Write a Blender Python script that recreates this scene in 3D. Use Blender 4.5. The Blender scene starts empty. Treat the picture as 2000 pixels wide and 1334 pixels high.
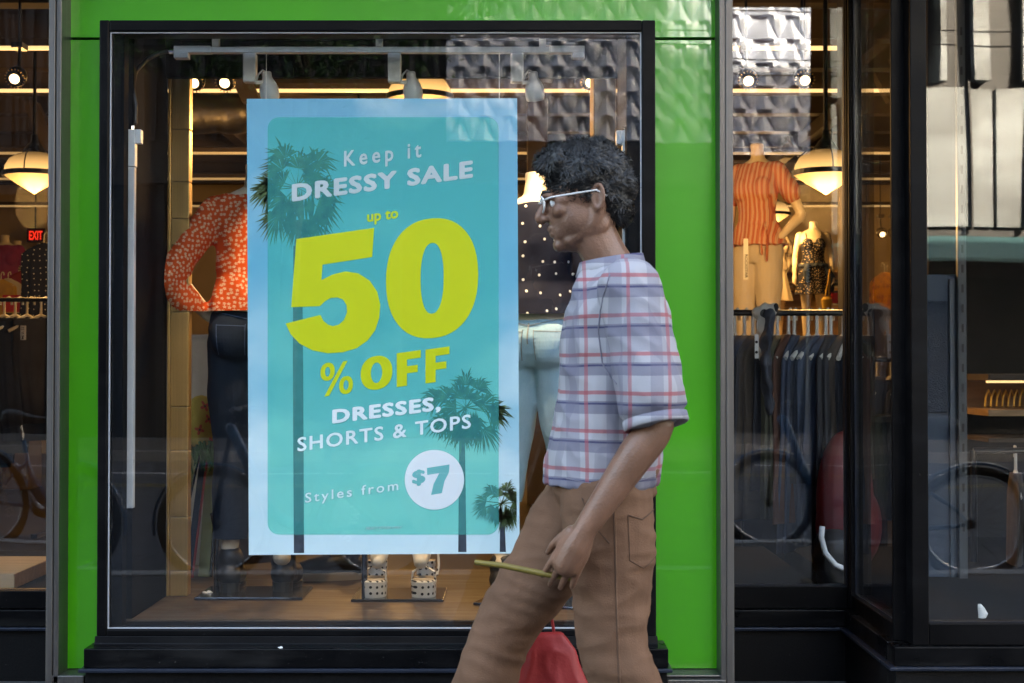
import bpy, bmesh, math, random
from mathutils import Vector as V, Matrix, noise
from mathutils.bvhtree import BVHTree
from mathutils.geometry import tessellate_polygon
R = math.radians
SC = bpy.context.scene
COL = SC.collection
rnd = random.Random(7)

# ---------------------------------------------------------------- camera, sky, sun, exposure
CAM_Y, CAM_Z, PITCH, F = -5.0, 1.2, R(1.0), 2900.0
cam = bpy.data.cameras.new('camera')
cam.sensor_width = 36.0
cam.lens = F / 2000 * 36
cam.clip_start, cam.clip_end = 0.05, 500
cam_o = bpy.data.objects.new('camera', cam)
COL.objects.link(cam_o)
cam_o.location = (0, CAM_Y, CAM_Z)
cam_o.rotation_euler = (R(90) + PITCH, 0, 0)
SC.camera = cam_o
cam.dof.use_dof = True
cam.dof.focus_distance = 5.25
cam.dof.aperture_fstop = 8.0

SUN_EL, SUN_AZ = R(22), R(35)         # low sun standing behind the shop, street front in shade
w = bpy.data.worlds.new('World')
SC.world = w
w.use_nodes = True
wn = w.node_tree
sky = wn.nodes.new('ShaderNodeTexSky')
sky.sky_type = 'NISHITA'
sky.sun_disc = False
sky.sun_elevation = SUN_EL
sky.sun_rotation = SUN_AZ
sky.air_density = 0.9
sky.dust_density = 4.0
sky.ozone_density = 0.7
bgn = wn.nodes['Background']
bgn.inputs[1].default_value = 0.15
wn.links.new(sky.outputs[0], bgn.inputs[0])
sl = bpy.data.lights.new('sun', 'SUN')
sl.energy = 4.6
sl.angle = R(0.5)
sl.color = (1, 0.93, 0.82)
so = bpy.data.objects.new('sun', sl)
COL.objects.link(so)
sd = V((math.sin(SUN_AZ) * math.cos(SUN_EL), math.cos(SUN_AZ) * math.cos(SUN_EL), math.sin(SUN_EL)))
so.rotation_euler = (-sd).to_track_quat('-Z', 'Y').to_euler()
so.location = sd * 60

SC.view_settings.view_transform = 'Standard'
SC.view_settings.look = 'None'
SC.view_settings.gamma = 1
SC.view_settings.use_curve_mapping = False
SC.view_settings.exposure = EXPO = 4.05
SC.view_settings.use_white_balance = True        # camera set for open shade
SC.view_settings.white_balance_temperature = 8000
SC.view_settings.white_balance_tint = 10
SC.render.engine = 'CYCLES'
cy = SC.cycles
cy.use_adaptive_sampling = False
cy.max_bounces = 8
cy.diffuse_bounces = 3
cy.glossy_bounces = 4
cy.transmission_bounces = 6
cy.transparent_max_bounces = 24
cy.sample_clamp_indirect = 4
cy.caustics_reflective = False
cy.caustics_refractive = False


def P(px, py, d):
    """world point seen at photo pixel (px,py) at distance d along Y from the camera"""
    rx = (px - 1000) / F
    v = (667 - py) / F
    ry = math.cos(PITCH) - math.sin(PITCH) * v
    rz = math.sin(PITCH) + math.cos(PITCH) * v
    k = d / ry
    return V((rx * k, CAM_Y + d, CAM_Z + rz * k))


def X(px, d): return P(px, 667, d).x
def Z(py, d): return P(1000, py, d).z


# ---------------------------------------------------------------- mesh builder
class MB:
    def __init__(self): self.v, self.f = [], []

    def add(self, vs, fs):
        n = len(self.v)
        self.v += [V(p) for p in vs]
        self.f += [tuple(i + n for i in f) for f in fs]
        return self

    def box(self, x0, x1, y0, y1, z0, z1):
        vs = [(x, y, z) for z in (z0, z1) for y in (y0, y1) for x in (x0, x1)]
        return self.add(vs, [(0, 2, 3, 1), (4, 5, 7, 6), (0, 1, 5, 4), (2, 6, 7, 3), (0, 4, 6, 2), (1, 3, 7, 5)])

    def rings(self, rings, cap=True, close=False):
        n = len(rings[0])
        vs = [p for r in rings for p in r]
        fs = []
        m = len(rings)
        for i in range(m if close else m - 1):
            a, b = i * n, ((i + 1) % m) * n
            for j in range(n):
                k = (j + 1) % n
                fs.append((a + j, a + k, b + k, b + j))
        if cap and not close:
            fs.append(tuple(range(n))[::-1])
            fs.append(tuple((m - 1) * n + j for j in range(n)))
        return self.add(vs, fs)

    def loft(self, secs, n=20, rot=0.0, fold=None):
        """secs: (cx,cy,cz,rx,ry) horizontal ellipses, bottom to top or top to bottom"""
        rr = []
        for i, (cx, cy_, cz, rx, ry) in enumerate(secs):
            r = []
            for j in range(n):
                a = 2 * math.pi * j / n + rot
                k = 1.0 if fold is None else fold(i / (len(secs) - 1), a)
                r.append(V((cx + rx * math.cos(a) * k, cy_ + ry * math.sin(a) * k, cz)))
            rr.append(r)
        return self.rings(rr)

    def tube(self, pts, rad, n=10, cap=True, close=False, flat=1.0, up=None):
        pts = [V(p) for p in pts]
        if not hasattr(rad, '__len__'): rad = [rad] * len(pts)
        rr = []
        m = len(pts)
        ref = V(up) if up else None
        prev = None
        for i, p in enumerate(pts):
            if close: t = pts[(i + 1) % m] - pts[i - 1]
            elif i == 0: t = pts[1] - p
            elif i == m - 1: t = p - pts[-2]
            else: t = (pts[i + 1] - p).normalized() + (p - pts[i - 1]).normalized()
            t.normalize()
            if ref is not None: u = ref - t * ref.dot(t)
            elif prev is None:
                a = V((0, 0, 1)) if abs(t.z) < 0.9 else V((1, 0, 0))
                u = a - t * a.dot(t)
            else: u = prev - t * prev.dot(t)
            u.normalize()
            prev = u
            b = t.cross(u)
            rr.append([p + (u * math.cos(2 * math.pi * j / n) * flat + b * math.sin(2 * math.pi * j / n)) * rad[i] for j in range(n)])
        return self.rings(rr, cap, close)

    def limb(self, pts, rad, n=14, sub=4, flat=1.0):
        """smooth tapered limb with round ends through the given points"""
        pts = [V(p) for p in pts]
        P2, R2 = [], []
        m = len(pts)
        for i in range(m - 1):
            p0, p1, p2, p3 = pts[max(i - 1, 0)], pts[i], pts[i + 1], pts[min(i + 2, m - 1)]
            r0, r1, r2, r3 = rad[max(i - 1, 0)], rad[i], rad[i + 1], rad[min(i + 2, m - 1)]
            for s in range(sub):
                t = s / sub
                h = lambda a, b, c, d: 0.5 * (2 * b + (c - a) * t + (2 * a - 5 * b + 4 * c - d) * t * t + (3 * b - a - 3 * c + d) * t ** 3)
                q = V([h(p0[k] * .5 + p1[k] * .5, p1[k], p2[k], p3[k] * .5 + p2[k] * .5) for k in range(3)])
                P2.append(q)
                R2.append(max(h(r0, r1, r2, r3), 1e-3))
        P2.append(pts[-1]); R2.append(rad[-1])
        d0 = (P2[0] - P2[1]).normalized(); d1 = (P2[-1] - P2[-2]).normalized()
        a0 = [(P2[0] + d0 * R2[0] * math.sin(a), R2[0] * math.cos(a)) for a in (R(75), R(45), R(20))]
        a1 = [(P2[-1] + d1 * R2[-1] * math.sin(a), R2[-1] * math.cos(a)) for a in (R(20), R(45), R(75))]
        P2 = [a[0] for a in a0] + P2 + [a[0] for a in a1]
        R2 = [a[1] for a in a0] + R2 + [a[1] for a in a1]
        return self.tube(P2, R2, n, True, False, flat)

    def ell(self, c, rx, ry, rz, n=16, m=10, mat=None):
        c = V(c)
        rr = []
        for i in range(m):
            t = math.pi * (i + 0.5) / m
            r = []
            for j in range(n):
                a = 2 * math.pi * j / n
                p = V((rx * math.sin(t) * math.cos(a), ry * math.sin(t) * math.sin(a), -rz * math.cos(t)))
                r.append(c + (mat @ p if mat else p))
            rr.append(r)
        return self.rings(rr)

    def lathe(self, c, prof, n=24, axis=None, cap=True):
        """prof: (r,h) pairs about the z axis (or the given axis) through c"""
        c = V(c)
        q = V(axis).normalized().to_track_quat('Z', 'Y').to_matrix() if axis else Matrix.Identity(3)
        rr = [[c + q @ V((r * math.cos(2 * math.pi * j / n), r * math.sin(2 * math.pi * j / n), h)) for j in range(n)] for r, h in prof]
        return self.rings(rr, cap)

    def prism(self, poly, y0, y1):
        """poly in (x,z), pushed along y"""
        n = len(poly)
        vs = [(x, y0, z) for x, z in poly] + [(x, y1, z) for x, z in poly]
        fs = [tuple(range(n)), tuple(range(n, 2 * n))[::-1]] + [(i, i + n, (i + 1) % n + n, (i + 1) % n) for i in range(n)]
        return self.add(vs, fs)

    def extrude_x(self, poly, x0, x1):
        """poly in (y,z), pushed along x"""
        n = len(poly)
        vs = [(x0, y, z) for y, z in poly] + [(x1, y, z) for y, z in poly]
        fs = [tuple(range(n)), tuple(range(n, 2 * n))[::-1]] + [(i, i + n, (i + 1) % n + n, (i + 1) % n) for i in range(n)]
        return self.add(vs, fs)

    def extrude_y(self, poly, y0, y1): return self.prism(poly, y0, y1)

    def mesh(self, name, off=None, normals=True):
        me = bpy.data.meshes.new(name)
        vs = [p - off for p in self.v] if off is not None else self.v
        me.from_pydata([tuple(p) for p in vs], [], self.f)
        if normals:
            bm = bmesh.new(); bm.from_mesh(me)
            bmesh.ops.recalc_face_normals(bm, faces=bm.faces)
            bm.to_mesh(me); bm.free()
        return me

    def build(self, name, mat, parent=None, smooth=False, bevel=0.0, normals=True, label=None, kind=None, seg=2):
        off = root_loc(parent)
        me = self.mesh(name, off, normals)
        return link(name, me, mat, parent, smooth, bevel, label, kind, seg)


def root_loc(o):
    if o is None: return None
    l = V(o.location)
    while o.parent:
        o = o.parent
        l = l + V(o.location)
    return l


def link(name, me, mat, parent=None, smooth=False, bevel=0.0, label=None, kind=None, seg=2):
    o = bpy.data.objects.new(name, me)
    COL.objects.link(o)
    if mat is not None and len(me.materials) == 0: me.materials.append(mat)
    if parent is not None: o.parent = parent
    if smooth:
        for p in me.polygons: p.use_smooth = True
    if bevel:
        b = o.modifiers.new('edge', 'BEVEL')
        b.width = bevel; b.segments = seg; b.limit_method = 'ANGLE'; b.angle_limit = R(40)
        b.harden_normals = False
    if label: o['label'] = label
    if kind: o['kind'] = kind
    return o


def thing(name, label, cat, loc=(0, 0, 0), group=None, rz=0.0):
    o = bpy.data.objects.new(name, None)
    COL.objects.link(o)
    o.empty_display_size = 0.1
    o.location = loc
    o.rotation_euler = (0, 0, rz)
    o['label'] = label; o['category'] = cat
    if group: o['group'] = group
    return o


def tag(o, label, cat, group=None):
    o['label'] = label; o['category'] = cat
    if group: o['group'] = group
    return o


def dup(root, loc, rz=None, label=None, scale=None):
    r = root.copy(); COL.objects.link(r)
    r.location = loc
    if rz is not None: r.rotation_euler = (0, 0, rz)
    if scale: r.scale = scale
    if label: r['label'] = label
    for ch in list(root.children):
        c = ch.copy(); COL.objects.link(c); c.parent = r
        for g in list(ch.children):
            k = g.copy(); COL.objects.link(k); k.parent = c
    return r


def struct(mb, name, mat, **k):
    return mb.build(name, mat, kind='structure', **k)


def fuse(mb, voxel=0.006, smooth=5, disp=None, name='body'):
    """one continuous skin from overlapping closed shapes (returns a mesh in the builder's coordinates)"""
    me = mb.mesh('tmp')
    o = bpy.data.objects.new('tmp', me); COL.objects.link(o)
    m = o.modifiers.new('r', 'REMESH'); m.mode = 'VOXEL'; m.voxel_size = voxel; m.use_smooth_shade = True
    if smooth:
        s = o.modifiers.new('s', 'SMOOTH'); s.factor = 0.5; s.iterations = smooth
    dg = bpy.context.evaluated_depsgraph_get()
    dg.update()
    out = bpy.data.meshes.new_from_object(o.evaluated_get(dg))
    out.name = name
    bpy.data.objects.remove(o); bpy.data.meshes.remove(me)
    if disp:
        nv = [V(v.normal) for v in out.vertices]
        for v, nn in zip(out.vertices, nv): v.co = v.co + nn * disp(v.co, nn)
    out.update()
    for p in out.polygons: p.use_smooth = True
    return out


def shift_mesh(me, off):
    me.transform(Matrix.Translation(-V(off)))
    return me


# ---------------------------------------------------------------- materials
def new_mat(name):
    m = bpy.data.materials.new(name)
    m.use_nodes = True
    nt = m.node_tree
    return m, nt, nt.nodes, nt.links, nt.nodes['Principled BSDF']


def mat(name, col, rough=0.5, metal=0.0, coat=0.0, var=0.0, vscale=6.0, bump=0.0, bscale=60.0, spec=0.5, stretch=None, rvar=0.0,
        sheen=0.0, coat_rough=0.02, specks=0.0):
    m, nt, N, L, B = new_mat(name)
    B.inputs['Base Color'].default_value = (*col, 1)
    B.inputs['Roughness'].default_value = rough
    B.inputs['Metallic'].default_value = metal
    B.inputs['Specular IOR Level'].default_value = spec
    B.inputs['Coat Weight'].default_value = coat
    B.inputs['Coat Roughness'].default_value = coat_rough
    B.inputs['Sheen Weight'].default_value = sheen
    tc = N.new('ShaderNodeTexCoord')
    mp = N.new('ShaderNodeMapping')
    L.new(tc.outputs['Object'], mp.inputs[0])
    if stretch: mp.inputs['Scale'].default_value = stretch
    if var or rvar:
        n = N.new('ShaderNodeTexNoise'); n.inputs['Scale'].default_value = vscale; n.inputs['Detail'].default_value = 6
        L.new(mp.outputs[0], n.inputs['Vector'])
        if var:
            mr = N.new('ShaderNodeMapRange')
            mr.inputs[1].default_value = 0.3; mr.inputs[2].default_value = 0.7
            mr.inputs[3].default_value = 1 - var; mr.inputs[4].default_value = 1 + var
            L.new(n.outputs[0], mr.inputs[0])
            mx = N.new('ShaderNodeVectorMath'); mx.operation = 'SCALE'
            mx.inputs[0].default_value = col
            L.new(mr.outputs[0], mx.inputs['Scale'])
            L.new(mx.outputs[0], B.inputs['Base Color'])
        if rvar:
            m2 = N.new('ShaderNodeMapRange'); m2.inputs[1].default_value = 0.3; m2.inputs[2].default_value = 0.7
            m2.inputs[3].default_value = max(rough - rvar, 0.02); m2.inputs[4].default_value = rough + rvar
            L.new(n.outputs[0], m2.inputs[0]); L.new(m2.outputs[0], B.inputs['Roughness'])
    if specks:
        sn = N.new('ShaderNodeTexNoise'); sn.inputs['Scale'].default_value = 90; sn.inputs['Detail'].default_value = 3
        L.new(tc.outputs['Object'], sn.inputs['Vector'])
        sw = N.new('ShaderNodeTexNoise'); sw.inputs['Scale'].default_value = 5; sw.inputs['Detail'].default_value = 4
        sm_ = N.new('ShaderNodeMapping'); sm_.inputs['Scale'].default_value = (.5, 1, 2.5)
        L.new(tc.outputs['Object'], sm_.inputs[0]); L.new(sm_.outputs[0], sw.inputs['Vector'])
        th = N.new('ShaderNodeMapRange'); th.inputs[1].default_value = .70; th.inputs[2].default_value = .78; L.new(sn.outputs[0], th.inputs[0])
        tw = N.new('ShaderNodeMapRange'); tw.inputs[1].default_value = .55; tw.inputs[2].default_value = .8; tw.inputs[4].default_value = .25; L.new(sw.outputs[0], tw.inputs[0])
        ad = N.new('ShaderNodeMath'); ad.operation = 'ADD'; ad.use_clamp = True; L.new(th.outputs[0], ad.inputs[0]); L.new(tw.outputs[0], ad.inputs[1])
        mu = N.new('ShaderNodeMath'); mu.operation = 'MULTIPLY'; mu.inputs[1].default_value = specks; L.new(ad.outputs[0], mu.inputs[0])
        mm = N.new('ShaderNodeMix'); mm.data_type = 'RGBA'
        if B.inputs['Base Color'].links: L.new(B.inputs['Base Color'].links[0].from_socket, mm.inputs['A'])
        else: mm.inputs['A'].default_value = (*col, 1)
        mm.inputs['B'].default_value = (.22, .21, .20, 1)
        L.new(mu.outputs[0], mm.inputs['Factor']); L.new(mm.outputs['Result'], B.inputs['Base Color'])
    if bump:
        n2 = N.new('ShaderNodeTexNoise'); n2.inputs['Scale'].default_value = bscale; n2.inputs['Detail'].default_value = 5
        L.new(mp.outputs[0], n2.inputs['Vector'])
        b = N.new('ShaderNodeBump'); b.inputs['Strength'].default_value = bump; b.inputs['Distance'].default_value = 0.01
        L.new(n2.outputs[0], b.inputs['Height']); L.new(b.outputs[0], B.inputs['Normal'])
    return m


def emit(name, col, s, base=(0.8, 0.7, 0.5)):
    m, nt, N, L, B = new_mat(name)
    B.inputs['Base Color'].default_value = (*base, 1)
    B.inputs['Emission Color'].default_value = (*col, 1)
    B.inputs['Emission Strength'].default_value = s
    return m


def glass(name, f0=0.045, tint=(0.985, 0.99, 0.988), wav=0.0, wscale=1.2, stretch=(1, 1, 1)):
    """thin pane: Fresnel mix of clear pass-through and mirror"""
    m, nt, N, L, B = new_mat(name)
    N.remove(B)
    out = N['Material Output']
    lw = N.new('ShaderNodeLayerWeight'); lw.inputs[0].default_value = 0.5
    pw = N.new('ShaderNodeMath'); pw.operation = 'POWER'; pw.inputs[1].default_value = 5
    L.new(lw.outputs['Facing'], pw.inputs[0])
    ma = N.new('ShaderNodeMath'); ma.operation = 'MULTIPLY_ADD'; ma.inputs[1].default_value = 1 - f0; ma.inputs[2].default_value = f0
    L.new(pw.outputs[0], ma.inputs[0])
    tr = N.new('ShaderNodeBsdfTransparent'); tr.inputs[0].default_value = (*tint, 1)
    gl = N.new('ShaderNodeBsdfGlossy'); gl.inputs['Roughness'].default_value = 0.0
    gl.inputs['Color'].default_value = (1, 1, 1, 1)
    mix = N.new('ShaderNodeMixShader')
    L.new(ma.outputs[0], mix.inputs[0]); L.new(tr.outputs[0], mix.inputs[1]); L.new(gl.outputs[0], mix.inputs[2])
    L.new(mix.outputs[0], out.inputs[0])
    if wav:
        tc = N.new('ShaderNodeTexCoord'); mp = N.new('ShaderNodeMapping'); mp.inputs['Scale'].default_value = stretch
        L.new(tc.outputs['Object'], mp.inputs[0])
        n = N.new('ShaderNodeTexNoise'); n.inputs['Scale'].default_value = wscale; n.inputs['Detail'].default_value = 1
        L.new(mp.outputs[0], n.inputs['Vector'])
        b = N.new('ShaderNodeBump'); b.inputs['Strength'].default_value = 1; b.inputs['Distance'].default_value = wav
        L.new(n.outputs[0], b.inputs['Height']); L.new(b.outputs[0], gl.inputs['Normal'])
    return m


def ramp_mat(m_):  # helper: returns an ColorRamp node
    r = m_.new('ShaderNodeValToRGB')
    return r


def math_node(N, L, op, a, b=None, c=None):
    n = N.new('ShaderNodeMath'); n.operation = op
    for i, x in enumerate((a, b, c)):
        if x is None: continue
        if isinstance(x, (int, float)): n.inputs[i].default_value = x
        else: L.new(x, n.inputs[i])
    return n.outputs[0]


def dots_mat(name, base, dot, scale, rad, rough=0.8, randomness=0.35, petals=0, centre=None, bump=0.15, two=None):
    """cloth printed with dots or small flowers"""
    m, nt, N, L, B = new_mat(name)
    tc = N.new('ShaderNodeTexCoord')
    vo = N.new('ShaderNodeTexVoronoi'); vo.voronoi_dimensions = '2D'
    vo.inputs['Scale'].default_value = scale; vo.inputs['Randomness'].default_value = randomness
    s0 = N.new('ShaderNodeSeparateXYZ'); L.new(tc.outputs['Object'], s0.inputs[0])
    cb = N.new('ShaderNodeCombineXYZ')
    L.new(math_node(N, L, 'MULTIPLY_ADD', s0.outputs[1], 0.55, s0.outputs[0]), cb.inputs[0]); L.new(s0.outputs[2], cb.inputs[1])
    L.new(cb.outputs[0], vo.inputs['Vector'])
    d = vo.outputs['Distance']
    if petals:
        sc = N.new('ShaderNodeVectorMath'); sc.operation = 'SUBTRACT'
        L.new(cb.outputs[0], sc.inputs[0]); L.new(vo.outputs['Position'], sc.inputs[1])
        sp = N.new('ShaderNodeSeparateXYZ'); L.new(sc.outputs[0], sp.inputs[0])
        an = math_node(N, L, 'ARCTAN2', sp.outputs[1], sp.outputs[0])
        sc2 = N.new('ShaderNodeSeparateColor'); L.new(vo.outputs['Color'], sc2.inputs[0])
        an = math_node(N, L, 'MULTIPLY_ADD', sc2.outputs[0], 6.28, an)
        co = math_node(N, L, 'COSINE', math_node(N, L, 'MULTIPLY', an, float(petals)))
        lim = math_node(N, L, 'MULTIPLY_ADD', co, rad * 0.32, rad * 0.75)
        f = math_node(N, L, 'LESS_THAN', d, lim)
    else:
        f = math_node(N, L, 'LESS_THAN', d, rad)
    mx = N.new('ShaderNodeMix'); mx.data_type = 'RGBA'
    mx.inputs['A'].default_value = (*base, 1); mx.inputs['B'].default_value = (*dot, 1)
    L.new(f, mx.inputs['Factor'])
    outc = mx.outputs['Result']
    if centre:
        f2 = math_node(N, L, 'LESS_THAN', d, rad * 0.22)
        m2 = N.new('ShaderNodeMix'); m2.data_type = 'RGBA'
        L.new(outc, m2.inputs['A']); m2.inputs['B'].default_value = (*centre, 1); L.new(f2, m2.inputs['Factor'])
        outc = m2.outputs['Result']
    L.new(outc, B.inputs['Base Color'])
    B.inputs['Roughness'].default_value = rough
    B.inputs['Specular IOR Level'].default_value = 0.25
    n2 = N.new('ShaderNodeTexNoise'); n2.inputs['Scale'].default_value = 300
    L.new(tc.outputs['Object'], n2.inputs['Vector'])
    b = N.new('ShaderNodeBump'); b.inputs['Strength'].default_value = bump; b.inputs['Distance'].default_value = 0.003
    L.new(n2.outputs[0], b.inputs['Height']); L.new(b.outputs[0], B.inputs['Normal'])
    return m


def stripes_mat(name, base, bands, rough=0.8, warp=0.01):
    """bands: (axis, period, duty, phase, colour, opacity)"""
    m, nt, N, L, B = new_mat(name)
    tc = N.new('ShaderNodeTexCoord')
    no = N.new('ShaderNodeTexNoise'); no.inputs['Scale'].default_value = 5
    L.new(tc.outputs['Object'], no.inputs['Vector'])
    ad = N.new('ShaderNodeVectorMath'); ad.operation = 'MULTIPLY_ADD'
    L.new(no.outputs['Color'], ad.inputs[0]); ad.inputs[1].default_value = (warp,) * 3; L.new(tc.outputs['Object'], ad.inputs[2])
    sp = N.new('ShaderNodeSeparateXYZ'); L.new(ad.outputs[0], sp.inputs[0])
    cur = None
    for ax, per, duty, ph, col, op in bands:
        t = math_node(N, L, 'FRACT', math_node(N, L, 'MULTIPLY_ADD', sp.outputs[ax], 1 / per, ph))
        f = math_node(N, L, 'MULTIPLY', math_node(N, L, 'LESS_THAN', t, duty), op)
        mx = N.new('ShaderNodeMix'); mx.data_type = 'RGBA'
        if cur is None: mx.inputs['A'].default_value = (*base, 1)
        else: L.new(cur, mx.inputs['A'])
        mx.inputs['B'].default_value = (*col, 1)
        L.new(f, mx.inputs['Factor'])
        cur = mx.outputs['Result']
    L.new(cur, B.inputs['Base Color'])
    B.inputs['Roughness'].default_value = rough
    B.inputs['Specular IOR Level'].default_value = 0.25
    n2 = N.new('ShaderNodeTexNoise'); n2.inputs['Scale'].default_value = 250
    L.new(tc.outputs['Object'], n2.inputs['Vector'])
    b = N.new('ShaderNodeBump'); b.inputs['Strength'].default_value = 0.15; b.inputs['Distance'].default_value = 0.003
    L.new(n2.outputs[0], b.inputs['Height']); L.new(b.outputs[0], B.inputs['Normal'])
    return m


def denim_mat(name, col, fade, scale=4.0):
    m, nt, N, L, B = new_mat(name)
    tc = N.new('ShaderNodeTexCoord')
    n = N.new('ShaderNodeTexNoise'); n.inputs['Scale'].default_value = scale; n.inputs['Detail'].default_value = 5
    L.new(tc.outputs['Object'], n.inputs['Vector'])
    mp = N.new('ShaderNodeMapping'); mp.inputs['Scale'].default_value = (420, 420, 60)
    L.new(tc.outputs['Object'], mp.inputs[0])
    g = N.new('ShaderNodeTexNoise'); g.inputs['Scale'].default_value = 1; L.new(mp.outputs[0], g.inputs['Vector'])
    s = math_node(N, L, 'MULTIPLY_ADD', g.outputs[0], 0.5, math_node(N, L, 'MULTIPLY_ADD', n.outputs[0], 1.6, -0.6))
    mx = N.new('ShaderNodeMix'); mx.data_type = 'RGBA'; mx.clamp_factor = True
    mx.inputs['A'].default_value = (*col, 1); mx.inputs['B'].default_value = (*fade, 1)
    L.new(s, mx.inputs['Factor'])
    L.new(mx.outputs['Result'], B.inputs['Base Color'])
    B.inputs['Roughness'].default_value = 0.85
    B.inputs['Specular IOR Level'].default_value = 0.2
    b = N.new('ShaderNodeBump'); b.inputs['Strength'].default_value = 0.25; b.inputs['Distance'].default_value = 0.002
    L.new(g.outputs[0], b.inputs['Height']); L.new(b.outputs[0], B.inputs['Normal'])
    return m


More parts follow.
